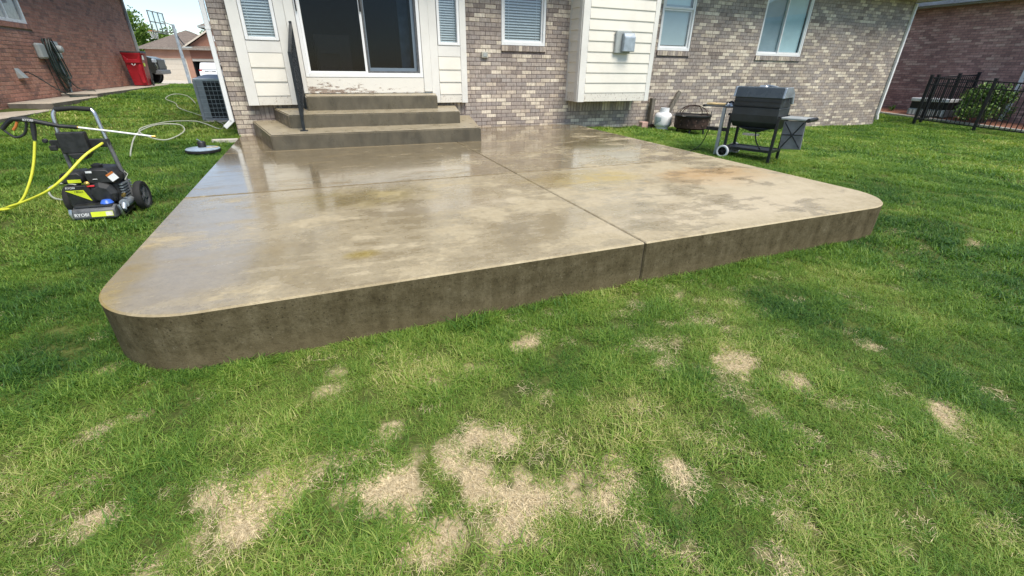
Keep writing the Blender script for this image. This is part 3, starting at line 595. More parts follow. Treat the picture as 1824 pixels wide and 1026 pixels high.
def main_house():
    H = thing('brick_house', 'tan and grey mottled brick house with white bay and sliding door behind the patio', 'house', (6.8, .0, -.3))
    B = Basis((0, 0, 0), (1, 0, 0), (0, -1, 0)); x0, x1, z0, z1 = -1.2, 14.8, -.45, 2.72
    holes = [(-.9, 2.52, .50, 2.66), (3.27, 4.15, 1.375, 2.66), (6.75, 7.60, 1.375, 2.70), (9.57, 11.05, 1.335, 2.66)]
    skips = [(-.94, 2.56, .47, 2.72), (4.72, 6.28, .47, 2.72), (3.27, 4.15, 1.28, 1.38), (6.75, 7.6, 1.28, 1.38), (9.57, 11.05, 1.235, 1.335), (-.6, 2.2, -.45, .1)]
    sold = [(-.83, -.36, .235, .445), (2.2, 2.55, .235, .445), (4.72, 6.26, .235, .445)]
    proto = brick_proto('brick', M['brick_tan'])
    vis = lambda u, z: z > -.03 and z < 2.35 and not (-.95 < u < 2.55 and z < .2) and not (4.6 < u < 6.35 and z > .42) and z > -.02-.03*max(0, u-5)
    brick_wall(H, B, x0, x1, z0, z1, M['brick_tan'], M['mortar'], holes, skips, 300, proto, vis, 0, sold)
    # gable ends: brickwork on the side walls too
    BL = Basis((-1.2, 0, 0), (0, 1, 0), (-1, 0, 0)); BR = Basis((14.8, 0, 0), (0, 1, 0), (1, 0, 0))
    brick_wall(H, BL, .009, 12.5, z0, z1, M['brick_tan'], M['mortar'], [], [], 0, proto); brick_wall(H, BR, .009, 12.5, z0, z1, M['brick_tan'], M['mortar'], [], [], 0, proto)
    MB().box(-1.15, 14.75, 12.4, 12.5, z0, z1).build('back_wall', M['mortar'], H)
    # windows in the brick
    def single(u0, u1, z0w, z1w, kind):
        o = MB(); frame(o, B, u0+.004, u1-.004, z0w+.004, z1w-.004, -.075, .004, .045, .055); w = o.build('window', M['vinyl'], H, bevel=.004)
        if kind == 'blind':
            s = MB(); frame(s, B, u0+.05, u1-.05, z0w+.06, z1w-.05, -.06, -.03, .03); s.build('sash', M['vinyl'], w)
            pane(w, B, u0+.075, u1-.075, z0w+.085, z1w-.07, -.045, M['glass']); blinds(w, B, u0+.08, u1-.08, z0w+.08, z1w-.07, -.085, .043)
            room(w, B, u0+.02, u1-.02, z0w+.02, z1w-.02)
        elif kind == 'hung':
            zm = 2.105
            s = MB(); frame(s, B, u0+.05, u1-.05, z0w+.06, zm+.02, -.06, -.03, .032); s.build('sash', M['vinyl'], w)
            s = MB(); frame(s, B, u0+.05, u1-.05, zm+.022, z1w-.05, -.035, -.005, .032); s.build('sash', M['vinyl'], w)
            pane(w, B, u0+.08, u1-.08, z0w+.09, zm, -.045, M['glass']); pane(w, B, u0+.08, u1-.08, zm+.04, z1w-.08, -.02, M['glass'])
            MB().bb(B, u0+.085, u1-.085, -.084, -.08, z0w+.11, zm+.1).build('cellular_shade', M['shade'], w); MB().bb(B, u0+.085, u1-.085, -.089, -.085, zm+.1, z1w-.06).build('cellular_shade', M['shade_pale'], w); room(w, B, u0+.02, u1-.02, z0w+.02, z1w-.02)
        else:
            um = u0+.70
            s = MB(); frame(s, B, u0+.05, um+.02, z0w+.06, z1w-.05, -.06, -.035, .03); s.build('sash', M['vinyl'], w)
            s = MB(); frame(s, B, um-.012, u1-.05, z0w+.06, z1w-.05, -.034, -.008, .03); s.build('sash', M['vinyl'], w)
            pane(w, B, u0+.08, um, z0w+.09, z1w-.08, -.048, M['glass']); pane(w, B, um+.02, u1-.08, z0w+.09, z1w-.08, -.02, M['glass'])
            MB().bb(B, u0+.06, um-.01, -.088, -.084, z0w+.07, z1w-.06).build('curtain', M['shade'], w); MB().bb(B, um, u1-.07, -.083, -.08, z0w+.07, z1w-.06).build('curtain', M['shade_pale'], w); room(w, B, u0+.02, u1-.02, z0w+.02, z1w-.02)
        sill(H, B, u0-.01, u1+.01, z0w-.004, M['brick_tan'], M['mortar']); return w
    single(3.27, 4.15, 1.375, 2.66, 'blind'); single(6.75, 7.60, 1.375, 2.70, 'hung'); single(9.57, 11.05, 1.335, 2.66, 'slide')
    # ---- bay with the sliding door, standing .12 m proud of the brick
    D = .12; a0, a1, zb, zt = -.95, 2.57, .44, 2.70
    bh = [(-.80, -.34, 1.325, 2.5), (2.07, 2.46, 1.335, 2.5), (-.07, 1.79, .84, 2.66)]
    c = MB(); us = sorted({a0, a1, *[h[k] for h in bh for k in (0, 1)]}); zs = sorted({zb, zt, *[h[k] for h in bh for k in (2, 3)]})
    for p, q in zip(us, us[1:]):
        for e, f in zip(zs, zs[1:]):
            um, zm = (p+q)/2, (e+f)/2
            if not any(h[0] < um < h[1] and h[2] < zm < h[3] for h in bh): c.bb(B, p, q, -.02, D-.012, e, f)
    c.build('bay_wall', M['trim'], H)
    P = lambda nm, m, u0, u1, e, f, d0=D-.011, d1=D+.012: MB().bb(B, u0, u1, d0, d1, e, f).build(nm, m, H, bevel=.003)
    P('corner_trim', M['trim'], a0, -.803, zb, zt, -.018, D+.016); P('corner_trim', M['trim'], 2.462, a1, zb-.003, zt, -.018, D+.016)
    P('casing', M['trim'], -.338, -.205, zb+.003, zt); P('casing', M['trim'], -.203, -.073, .61, zt, D-.011, D+.020)
    P('casing', M['trim'], 1.793, 1.93, .625, zt, D-.011, D+.018); P('casing', M['trim'], 1.932, 2.065, zb+.003, zt)
    P('skirt_board', M['trim_rot'], -.801, -.340, zb+.002, .575); P('skirt_board', M['trim_rot'], 2.067, 2.460, zb+.002, .575)
    P('apron_board', M['trim'], -.801, -.340, 1.17, 1.323); P('apron_board', M['trim'], 2.067, 2.460, 1.17, 1.333)
    P('door_sill_board', M['peeling'], -.071, 1.791, .606, .838, -.01, D+.006)
    def lap(u0, u1, za, zc, d=D, par=H):
        MB().prism([(-.010, za), (.020, za), (.020, za+.012), (.006, zc), (-.010, zc)], u0, u1, lambda p, q, t: B.P(t, d+p, q)).build('siding_board', M['siding'], par)
    for za in (.578, .777, .972): lap(-.799, -.342, za, za+(.195 if za < .9 else .196)); lap(2.069, 2.458, za, za+.195)
    for (u0, u1, e, f) in bh[:2]:
        o = MB(); frame(o, B, u0+.004, u1-.004, e+.004, f-.004, D-.06, D+.022, .045); w = o.build('window', M['vinyl'], H, bevel=.006)
        pane(w, B, u0+.045, u1-.045, e+.045, f-.045, D-.02, M['glass']); blinds(w, B, u0+.05, u1-.05, e+.05, f-.05, D-.075, .036)
        room(w, B, u0+.006, u1-.006, e+.01, f-.01, 0, -.8)
    # sliding door
    u0, u1, e, f = bh[2]; o = MB(); frame(o, B, u0+.004, u1-.004, e+.003, f-.004, D-.10, D+.012, .05, .065); dr = o.build('sliding_door', M['vinyl'], H, bevel=.004)
    s = MB(); frame(s, B, u0+.055, .885, e+.07, f-.06, D-.05, D-.01, .035, .02); s.build('fixed_panel', M['vinyl'], dr); pane(dr, B, u0+.09, .85, e+.09, f-.1, D-.03, M['glass_dark'])
    s = MB(); frame(s, B, .86, u1-.055, e+.07, f-.06, D-.09, D-.055, .075); s.build('sliding_panel', M['vinyl'], dr); pane(dr, B, .93, u1-.12, e+.14, f-.13, D-.07, M['glass_dark'])
    s = MB(); frame(s, B, .89, u1-.053, e+.068, f-.06, D-.04, D-.015, .03); s.build('screen_frame', M['grey_plastic'], dr); pane(dr, B, .92, u1-.083, e+.098, f-.09, D-.028, M['screen'])
    MB().bb(B, -.045, -.028, D+.012, D+.045, 1.72, 2.0).build('door_handle', M['black_plastic'], dr, bevel=.006)
    MB().bb(B, .862, .885, D-.01, D+.02, 1.76, 2.0).build('door_handle', M['black_plastic'], dr, bevel=.006)
    MB().bb(B, 1.50, 1.66, -.22, -.18, .87, 2.6).build('curtain', simple('door_curtain', (.20, .25, .28), .9), dr)
    room(dr, B, u0+.02, u1-.02, e+.01, f-.01, -.01, -2.4)
    # furniture glimpsed through the door
    k = MB(); k.bb(B, .15, .75, -1.6, -1.1, .86, 1.5); k.bb(B, .2, .24, -1.0, -.96, .86, 1.35); k.bb(B, .55, .59, -1.0, -.96, .86, 1.35); k.bb(B, .2, .6, -1.0, -.97, 1.2, 1.36); k.build('kitchen_cabinet', simple('cabinet', (.05, .04, .035), .6), dr)
    # ---- chimney-like box with lap siding
    b0, b1, D2, e0, e1 = 4.66, 6.32, .45, .44, 2.70
    MB().bb(B, b0+.012, b1-.012, -.01, D2-.012, e0+.012, e1).build('siding_box', M['trim'], H)
    P('corner_trim', M['trim'], b0, b0+.14, e0-.003, e1, D2-.011, D2+.018); P('corner_trim', M['trim'], b1-.10, b1, e0, e1, D2-.011, D2+.018)
    MB().bb(B, b0-.014, b0+.011, D2-.11, D2-.013, e0-.002, e1).build('corner_trim', M['trim'], H); MB().bb(B, b0-.014, b0+.011, .002, .06, e0, e1).build('corner_trim', M['trim'], H)
    P('skirt_board', M['trim_rot'], b0+.142, b1-.102, e0+.004, .598, D2-.011, D2+.012)
    BS = Basis((b0+.004, 0, 0), (0, -1, 0), (-1, 0, 0)); MB().bb(BS, .062, D2-.112, -.002, .012, e0+.002, .598).build('skirt_board', M['trim_rot'], H)
    z = .60
    while z < 2.6:
        lap(b0+.144, b1-.104, z, z+.1745, D2)
        MB().prism([(-.004, z), (.020, z), (.020, z+.012), (.006, z+.1745), (-.004, z+.1745)], .062, D2-.112, lambda p, q, t: BS.P(t, p, q)).build('siding_board', M['siding'], H); z += .1752
    # exhaust hood on the box
    v = MB(); v.bb(B, 5.36, 5.70, D2+.021, D2+.075, 1.28, 1.655); hd = v.build('exhaust_hood', M['utility'], H, bevel=.012)
    MB().prism([(.076, 1.31), (.165, 1.31), (.165, 1.55), (.12, 1.62), (.076, 1.62)], 5.485, 5.735, lambda p, q, t: B.P(t, D2+p, q)).build('hood_cover', M['galv'], hd, bevel=.01)
    # weatherproof outlet
    q = MB(); q.bb(B, 2.88, 3.0, .0075, .055, 1.165, 1.265); ob = q.build('outlet_box', simple('outlet', (.50, .49, .42), .5), H, bevel=.008); MB().bb(B, 2.905, 2.975, .056, .062, 1.185, 1.245).build('outlet_cover', M['utility'], ob, bevel=.003)
    # downspouts
    def spout(xc, d, top, bot, sx, foot):
        d0 = MB(); w_ = .031
        d0.box(xc-w_, xc+w_, d-.03, d+.03, bot, top); o = d0.build('downspout', M['vinyl'], H, bevel=.006)
        e = MB(); Mx = Matrix.Translation((xc, d, bot+.02)) @ Matrix.Rotation(foot, 4, 'Y'); e.box(-w_, w_, -.03, .03, -.15, .0, Mx); e.build('spout_elbow', M['vinyl'], o, bevel=.006)
        for zz in (top-.6, (top+bot)/2): MB().box(xc-w_-.004, xc+w_+.004, d-.033, d+.033, zz, zz+.025).build('strap', M['vinyl'], o)
    spout(-1.245, -.02, 2.7, .20, 1, R(50)); spout(14.79, -.045, 2.62, -.06, 1, R(-25))
    hip_roof(H, -1.75, 15.35, -.52, 13.1, 2.72, 6.4, 6.6, M['vinyl'], M['shingle'])
    g = MB(); g.box(-1.77, 15.37, -.64, -.542, 2.76, 2.88); g.build('gutter', M['galv'], H)
main_house()

def side_house_left():
    H = thing('brick_house', 'red brick neighbouring house at the left edge with hoses on its wall', 'house', (-5.15, 3.7, .15))
    B = Basis((-5.15, 0, 0), (0, 1, 0), (1, 0, 0)); y0, y1, z0, z1 = -3.6, 11.45, -.2, 2.95
    holes = [(3.25, 4.94, 1.69, 2.8)]; proto = brick_proto('brick', M['brick_red'])
    vis = lambda u, z: u > 2.4+max(0, (1.2-z))*.2 and z > .2 and z < 2.6
    brick_wall(H, B, y0, y1, z0, z1, M['brick_red'], M['mortar_grey'], holes, [(3.22, 5.0, 1.59, 1.69)], 300, proto, vis, R(90))
    u0, u1, e, f = holes[0]; o = MB(); frame(o, B, u0+.004, u1-.004, e+.004, f-.004, -.07, .004, .06); w = o.build('window', M['white_paint'], H, bevel=.004)
    s = MB(); s.bb(B, 4.30, 4.345, -.05, -.01, e+.064, f-.064); s.build('mullion', M['white_paint'], w); pane(w, B, u0+.06, 4.3, e+.06, f-.06, -.03, M['glass']); pane(w, B, 4.345, u1-.06, e+.06, f-.06, -.03, M['glass'])
    MB().bb(B, u0+.06, u1-.06, -.13, -.12, e, f).build('curtain', simple('sheer', (.16, .19, .19), .9), w); sill(H, B, u0-.03, u1+.06, e-.004, M['brick_red'], M['mortar_grey'])
    # end wall and body
    BF = Basis((-5.15, 11.45, 0), (-1, 0, 0), (0, 1, 0)); brick_wall(H, BF, .009, 9, z0, z1, M['brick_red'], M['mortar_grey'], [], [], 0, proto)
    MB().box(-14, -5.2, -3.6, 11.4, z0, z1-.01).build('house_body', M['mortar_grey'], H)
    hip_roof(H, -14.5, -4.75, -4.1, 11.9, 2.95, 6.2, 4.9, M['galv'], M['shingle'])
    MB().box(-5.14, -5.075, 11.37, 11.45, .35, 2.95).build('downspout', M['utility'], H, bevel=.006)
    # meter and cable boxes
    b1 = MB(); b1.bb(B, 4.75, 5.02, .008, .11, 1.07, 1.36); b1.build('cable_box', M['utility'], H, bevel=.03)
    b2 = MB(); b2.bb(B, 5.42, 5.68, .008, .10, 1.08, 1.42); mb = b2.build('meter_box', M['galv'], H, bevel=.015); b3 = MB(); b3.lathe([(.075, 0), (.075, .05), (.06, .09), (.0, .10)], B.P(5.55, .10, 1.27), 16, Matrix.Rotation(R(90), 4, 'Y')); b3.build('meter', M['utility'], mb, smooth=True)
    MB().tube([B.P(5.55, .05, 1.1), B.P(5.55, .05, .36)], .024, 8).build('conduit', M['galv'], H, smooth=True)
    MB().tube([B.P(4.95, .04, 1.08), B.P(5.02, .03, .9), B.P(5.05, .03, .62), B.P(5.10, .03, .42)], .008, 6, smooth_path=4).build('cable', M['hose_green'], H, smooth=True)
    # dryer vent: pale wedge hood
    MB().prism([(.008, .72), (.11, .73), (.008, .90)], 3.70, 3.86, lambda p, q, t: B.P(t, p, q)).build('dryer_vent', M['utility'], H, bevel=.004)
    # hose bib
    MB().tube([B.P(4.02, .0, .83), B.P(4.02, .07, .83), B.P(4.02, .09, .80)], .012, 8).build('faucet', M['black_metal'], H, smooth=True)
    return B
BLFT = side_house_left()
def walkway():
    o = bpy.data.objects.new('walkway', None); COL.objects.link(o); o.location = (-4.8, 4, .1); o['kind'] = 'structure'
    for ya, yb, z in ((-3.5, 2.95, .225), (2.957, 5.08, .335), (5.087, 11.3, .40)): MB().box(-5.138, -4.5, ya, yb, -.15, z).build('slab', M['walk'], o, bevel=.012)
walkway()
def right_house():
    XR = 18.4; H = thing('brick_house', 'plum brown brick house beyond the black fence at right', 'house', (XR, 0, -.3))
    B = Basis((XR, 0, 0), (0, -1, 0), (-1, 0, 0)); proto = brick_proto('brick', M['brick_plum'])
    brick_wall(H, B, -9, 9, -.5, 2.86, M['brick_plum'], M['mortar'], [], [], 0, proto)
    MB().box(XR+.02, XR+10, -9, 9, -.5, 2.85).build('house_body', M['mortar'], H)
    hip_roof(H, XR-.42, XR+10.4, -9.4, 9.4, 2.86, 6.2, 5.2, M['utility'], M['shingle'])
    MB().box(XR-.55, XR-.442, -9.4, 9.4, 2.88, 3.0).build('gutter', M['galv'], H)
    d = MB(); d.box(XR-.085, XR-.012, -1.42, -1.33, .05, 2.86); o = d.build('downspout', M['white_paint'], H, bevel=.006)
    MB().box(-.04, .04, -.035, .035, -.3, 0, Matrix.Translation((XR-.05, -1.375, .07)) @ Matrix.Rotation(R(35), 4, 'Y')).build('spout_elbow', M['white_paint'], o, bevel=.005)
right_house()
def mulch():
    m, nt, b, N, L = nodes('red_mulch'); p = pos(nt); n = noise(nt, p, 28, 6, .75); r = ramp(nt, [(.3, (.20, .075, .045)), (.5, (.42, .18, .11)), (.72, (.60, .32, .21))]); L(n, r.inputs[0]); L(r.outputs[0], b.inputs['Base Color']); b.inputs['Roughness'].default_value = .95; bump(nt, b, n, 1, .03)
    xs = np.linspace(17.06, 18.39, 10); ys = np.linspace(-7, 8, 90); X, Y = np.meshgrid(xs, ys); Z = gh(X, Y)+.05+(fbm(X, Y, 6, 3)-.5)*.06
    i = np.arange(9)[None]+np.arange(89)[:, None]*10; f = np.stack([i, i+1, i+11, i+10], -1).reshape(-1, 4)
    me = bpy.data.meshes.new('mulch_bed'); me.from_pydata(np.c_[X.ravel(), Y.ravel(), Z.ravel()].tolist(), [], f.tolist()); me.materials.append(m); o = bpy.data.objects.new('mulch_bed', me); COL.objects.link(o); o['kind'] = 'structure'
    k = bpy.data.objects.new('bed_kerb', None); COL.objects.link(k); k.location = (17, 0, -.2); k['kind'] = 'structure'
    y = -7
    while y < 8:
        za, zb = g1(17, y)+.06, g1(17, y+1)+.06
        MB().add([(x, yy, z) for yy, zt in ((y+.004, za), (y+.996, zb)) for x in (16.94, 17.06) for z in (zt-.2, zt)], [(0, 1, 3, 2), (4, 6, 7, 5), (0, 2, 6, 4), (1, 5, 7, 3), (0, 4, 5, 1), (2, 3, 7, 6)]).build('kerb_stone', M['kerb'], k, bevel=.012); y += 1
mulch()

# ------------------------------------------------------------------ far side of the street
def driveway():
    m = M['drive']
    def sheet(name, x0, x1, y0, y1, dz, mat_):
        xs = np.linspace(x0, x1, 14); ys = np.linspace(y0, y1, 24); X, Y = np.meshgrid(xs, ys); Z = gh(X, Y)+dz
        i = np.arange(13)[None]+np.arange(23)[:, None]*14; f = np.stack([i, i+1, i+15, i+14], -1).reshape(-1, 4)
        me = bpy.data.meshes.new(name); me.from_pydata(np.c_[X.ravel(), Y.ravel(), Z.ravel()].tolist(), [], f.tolist()); me.materials.append(mat_); o = bpy.data.objects.new(name, me); COL.objects.link(o); o['kind'] = 'structure'
    sheet('driveway', -13, 3, 13.4, 29.5, .03, m); sheet('street', -60, 60, 29.6, 38.5, .02, simple('street', (.30, .28, .26), .9, var=.1)); sheet('driveway', -20, -4, 38.6, 54.9, .035, m)
driveway()
def far_house():
    Y0 = 55; z0 = -.56; H = thing('brick_house', 'orange-red brick house with two garage doors across the street', 'house', (-11, Y0, z0))
    br = M['brick_far'] = brick_mat('brick_far', [(0, (.22, .10, .07)), (.5, (.30, .155, .11)), (1, (.38, .22, .16))], .6, (3, 3, 3))
    B = Basis((0, Y0, 0), (1, 0, 0), (0, -1, 0))
    for a, b, e, f in ((-15.75, -15.15, z0, 2.45), (-15.15, -12.28, 1.6, 2.45), (-12.28, -11.74, z0, 2.45), (-11.74, -7.0, 1.62, 2.75), (-7.0, -3, z0, 2.75)): MB().bb(B, a, b, -.3, 0, e, f).build('wall', br, H)
    MB().box(-15.6, -12.4, Y0+.35, Y0+9, z0, 2.45).build('house_body', br, H)
    # gable above the right-hand garage
    gx0, gx1, ax, az = -12.1, -5.0, -8.55, 4.9
    MB().prism([(gx0+.25, 2.751), (gx1-.25, 2.751), (ax, az-.12)], 0, .25, lambda p, q, t: (p, Y0+t, q)).build('gable_wall', br, H)
    MB().lathe([(.34, 0), (.34, .04), (.26, .05), (0, .05)], (-8.9, Y0-.002, 3.6), 20, Matrix.Rotation(R(90), 4, 'X')).build('gable_vent', M['white_paint'], H)
    for s, xa in ((1, gx0), (-1, gx1)):
        MB().prism([(xa, 2.70), (ax, az), (ax, az+.14), (xa, 2.84)], -.35, 6, lambda p, q, t: (p, Y0+t, q)).build('roof_slope', M['shingle'], H)
        MB().prism([(xa, 2.66), (ax, az-.04), (ax, az+.12), (xa, 2.82)], -.42, -.352, lambda p, q, t: (p, Y0+t, q)).build('rake_board', M['drive'], H)
    MB().box(-12.25, -11.3, Y0-.5, Y0-.001, 2.46, 2.74).build('gable_return', M['utility'], H, bevel=.02)
    hip_roof(H, -16.2, -8.2, Y0-.5, Y0+10, 2.46, 4.5, 4.0, simple('gutter_brown', (.25, .22, .19), .6), M['shingle'])
    MB().box(-10.2, -3, Y0+2.5, Y0+9, 2.5, 4.75).build('upper_wall', simple('far_siding', (.36, .38, .40), .8), H)
    hip_roof(H, -10.7, -2, Y0+2, Y0+9.5, 4.75, 6.6, 3.6, M['utility'], M['shingle'])
    g = MB(); 
    gd = None
    for k in range(4):
        o = MB().bb(B, -15.13, -12.30, -.10, -.05, z0+.535*k+.006, z0+.535*(k+1)-.004).build('garage_door_panel', simple('garage_door%d' % k, (.55, .50, .42), .6, var=.04), H)
    MB().bb(B, -11.72, -7.02, -.10, -.05, 1.36, 1.62).build('garage_door_panel', simple('garage_door_up', (.42, .40, .36), .6, var=.04), H)
    fr_ = MB(); frame(fr_, B, -15.16, -12.27, z0, 1.61, -.05, .01, .05); fr_.build('door_frame', M['drive'], H)
    room(H, B, -11.7, -7.0, z0+.02, 1.6, -.12, -6)
    s = MB(); s.bb(B, -11.6, -11.0, -2.5, -2, z0, .6); s.bb(B, -11.5, -11.1, -2.4, -2.1, .6, .9); s.build('garage_shelf', M['grey_plastic'], H); MB().lathe([(.0, 0), (.24, .05), (.28, .3), (.2, .5), (0, .52)], (-11.35, Y0+1.2, z0+.02), 14).build('garage_bucket', M['orange'], H, smooth=True)
far_house()
def tree(label, loc, h, rx, rz, n, cols, seed, trunk_h):
    r = random.Random(seed); t = thing('tree', label, 'tree', loc)
    k = MB(); k.tube([(0, 0, -.5), (.05, 0, trunk_h*.5), (-.05, .1, trunk_h), (0, 0, h*.8)], [.32, .25, .18, .04], 8)
    for _ in range(7):
        a = r.uniform(0, 6.28); z = r.uniform(trunk_h*.7, h*.7); k.tube([(0, 0, z), (rx*.4*math.cos(a), rx*.4*math.sin(a), z+.8), (rx*.8*math.cos(a), rx*.8*math.sin(a), z+1.6)], [.1, .06, .02], 5)
    k.build('trunk', M['wood_grey'], t, smooth=True, local=True)
    m = bpy.data.materials.new('foliage'); m.use_nodes = True; nt = m.node_tree; nt.nodes.clear(); N = nt.nodes.new; L = nt.links.new
    g = N('ShaderNodeNewGeometry'); cr = ramp(nt, [(0, cols[0]), (.6, cols[1]), (1, cols[2])]); L(g.outputs['Random Per Island'], cr.inputs[0]); d = N('ShaderNodeBsdfDiffuse'); tr = N('ShaderNodeBsdfTranslucent'); L(cr.outputs[0], d.inputs[0]); L(cr.outputs[0], tr.inputs[0]); mx = N('ShaderNodeMixShader'); mx.inputs[0].default_value = .35; o = N('ShaderNodeOutputMaterial'); L(d.outputs[0], mx.inputs[1]); L(tr.outputs[0], mx.inputs[2]); L(mx.outputs[0], o.inputs[0])
    cl = []
    for _ in range(26):
        a = r.uniform(0, 6.28); e = r.uniform(-1, 1); q = r.uniform(.45, 1); cl.append((rx*q*math.cos(a)*math.sqrt(1-e*e), rx*q*math.sin(a)*math.sqrt(1-e*e), h-rz+rz*.85*e*q, r.uniform(.22, .42)*rx))
    b = MB()
    for _ in range(n):
        c = r.choice(cl); v = Vector((r.gauss(0, 1), r.gauss(0, 1), r.gauss(0, 1))).normalized()*c[3]*r.random()**.4; p = Vector(c[:3])+v
        s = r.uniform(.09, .19)*(rx/3)**.5; q = Vector((r.gauss(0, 1), r.gauss(0, 1), r.gauss(0, 1))).normalized(); w = q.orthogonal().normalized()*s; u = q.cross(w).normalized()*s*.6
        b.quad(p-w, p-u*.9, p+w, p+u)
    b.build('crown', m, t, local=True); return t
LV = [(.06, .13, .02), (.13, .23, .04), (.26, .36, .09)]
tree('bright green leafy tree rising behind the red brick house corner', (-21.5, 66, -.5), 8.6, 3.6, 3.4, 9000, LV, 5, 3)
tree('lower green tree showing above the shingled garage roof', (-18.2, 72, -.5), 5.9, 3.4, 2.2, 7000, LV, 6, 2)
tree('hazy far tree beside the basketball backboard', (-13.8, 84, -.5), 6.4, 2.6, 2.2, 5000, [(.08, .13, .06), (.15, .2, .09), (.25, .3, .15)], 8, 2)

# ------------------------------------------------------------------ pressure washer and its kit
def wheel(par, c, r, w, ax, tyre_m, rim_m, spokes=5, name='wheel'):
    """tyre torus-ish ring and spoked rim; ax = axle direction"""
    Rm = Vector((0, 0, 1)).rotation_difference(Vector(ax)).to_matrix().to_4x4()
    t = MB(); t.lathe([(r*.70, -w*.4), (r*.80, -w*.5), (r*.95, -w*.46), (r, -w*.25), (r, w*.25), (r*.95, w*.46), (r*.80, w*.5), (r*.70, w*.4), (r*.70, -w*.4)], c, 28, Rm)
    o = t.build(name, tyre_m, par, smooth=True, local=True)
    b = MB(); b.lathe([(0, -w*.3), (r*.2, -w*.3), (r*.2, w*.42), (0, w*.42)], c, 14, Rm); b.lathe([(r*.62, -w*.32), (r*.72, -w*.36), (r*.72, w*.36), (r*.62, w*.32), (r*.62, -w*.32)], c, 28, Rm)
    for k in range(spokes):
        a = 2*math.pi*k/spokes; b.box(r*.15, r*.66, -r*.09, r*.09, -w*.2, w*.28, Matrix.Translation(c) @ Rm @ Matrix.Rotation(a, 4, 'Z'))
    b.build('rim', rim_m, o, smooth=True, local=True); return o
def washer():
    ox, oy = -1.80, -3.85; T = thing('pressure_washer', 'black and lime petrol pressure washer with silver handle on the lawn left of the patio', 'pressure washer', (ox, oy, g1(ox, oy)+.012), R(-2))
    L = dict(local=True); K, G, S = M['black_plastic'], M['grey_plastic'], M['steel']
    b = MB(); b.prism([(-.06, .02), (-.035, .012), (.05, .02), (.05, .105), (.0, .118), (-.05, .09)], -.15, .13, lambda p, q, t: (t, p, q)); bp = b.build('bumper', G, T, bevel=.008, smooth=True, **L)
    b = MB(); b.prism([(-.035, .108), (-.03, .125), (.04, .128), (.04, .115)], -.135, .115, lambda p, q, t: (t, p, q)); b.build('bumper_ridge', K, bp, bevel=.003, **L)
    Mf = Matrix.Translation((0, -.0635, .055)) @ Matrix.Rotation(R(80), 4, 'X')
    b = MB(); b.box(-.145, -.03, -.018, .022, -.002, .0, Mf); b.build('label', G, bp, **L); b = MB(); b.box(-.028, .118, -.018, .022, -.002, .001, Mf); b.build('label', M['lime'], bp, **L)
    b = MB(); b.box(.07, .116, -.014, .018, .001, .002, Mf); b.build('sticker', simple('sticker', (.75, .72, .66), .5), bp, **L)
    text_mesh('RYOBI', .034, 'lettering', M['white_paint'], bp, Mf @ Matrix.Translation((-.088, .002, .002)))
    b = MB(); b.tube([(-.16, -.03, .10), (-.165, -.04, .05), (-.155, -.03, .0), (-.14, .05, -.005), (-.16, .25, .03)], .014, 8, smooth_path=4); b.tube([(.15, .25, .03), (.15, .05, .02), (.155, -.0, .03), (.15, .0, .11)], .014, 8, smooth_path=4); b.build('base_tube', S, T, smooth=True, **L)
    b = MB(); b.box(-.17, .17, .05, .40, .07, .095); b.build('engine_plate', K, T, bevel=.006, **L)
    b = MB(); b.box(-.05, .15, .10, .34, .095, .27); b.lathe([(.10, 0), (.105, .03), (.06, .05), (0, .052)], (.045, .10, .19), 8, Matrix.Rotation(R(90), 4, 'X')); e = b.build('engine', K, T, bevel=.01, **L)
    b = MB()
    for k in range(6): b.box(.15, .175, .13, .32, .13+k*.022, .14+k*.022)
    b.build('cooling_fins', M['galv'], e, **L)
    b = MB(); b.prism([(-.03, .27), (.165, .27), (.175, .31), (.13, .385), (.0, .395), (-.03, .36)], .07, .32, lambda p, q, t: (p, t, q)); ec = b.build('engine_cover', K, T, bevel=.012, smooth=True, **L)
    b = MB(); b.lathe([(.035, 0), (.038, .02), (.02, .03), (0, .03)], (.04, .17, .39), 14); b.build('choke_cap', K, ec, smooth=True, **L)
    Mw = Matrix.Translation((.155, .069, .325)) @ Matrix.Rotation(R(90), 4, 'X') @ Matrix.Rotation(R(30), 4, 'Z')
    b = MB(); b.box(-.03, .03, -.03, .02, 0, .002, Mw); b.build('warning_label', M['white_paint'], ec, **L); b = MB(); b.box(-.03, .03, .018, .034, 0, .003, Mw); b.build('warning_band', M['orange'], ec, **L)
    b = MB(); b.box(-.01, .03, .066, .07, .362, .378); b.build('label', M['white_paint'], ec, **L); b = MB(); b.box(.02, .05, .066, .07, .31, .314); b.build('label', M['white_paint'], ec, **L)
    b = MB(); b.prism([(-.19, .285), (-.04, .285), (-.035, .34), (-.06, .375), (-.17, .37), (-.195, .34)], .06, .26, lambda p, q, t: (p, t, q)); ft = b.build('fuel_tank', K, T, bevel=.014, smooth=True, **L)
    b = MB(); b.box(-.14, -.055, .054, .0585, .293, .318); b.build('label', M['lime'], ft, **L)
    b = MB(); b.box(-.18, -.02, .05, .10, .10, .27); pn = b.build('side_panel', K, T, bevel=.008, **L)
    b = MB(); b.prism([(-.178, .235), (-.06, .235), (-.03, .145)], .044, .0475, lambda p, q, t: (p, t, q)); b.build('label', M['lime'], pn, **L)
    text_mesh('180cc', .026, 'lettering', K, pn, Matrix.Translation((-.095, .0435, .222)) @ Matrix.Rotation(R(90), 4, 'X')); text_mesh('RYOBI', .022, 'lettering', M['white_paint'], pn, Matrix.Translation((-.14, .0475, .254)) @ Matrix.Rotation(R(90), 4, 'X'))
    b = MB(); b.lathe([(.016, 0), (.018, .01), (.0, .02)], (-.02, .055, .285), 12, Matrix.Rotation(R(90), 4, 'X')); b.build('fuel_cock', M['brass'], T, smooth=True, **L)
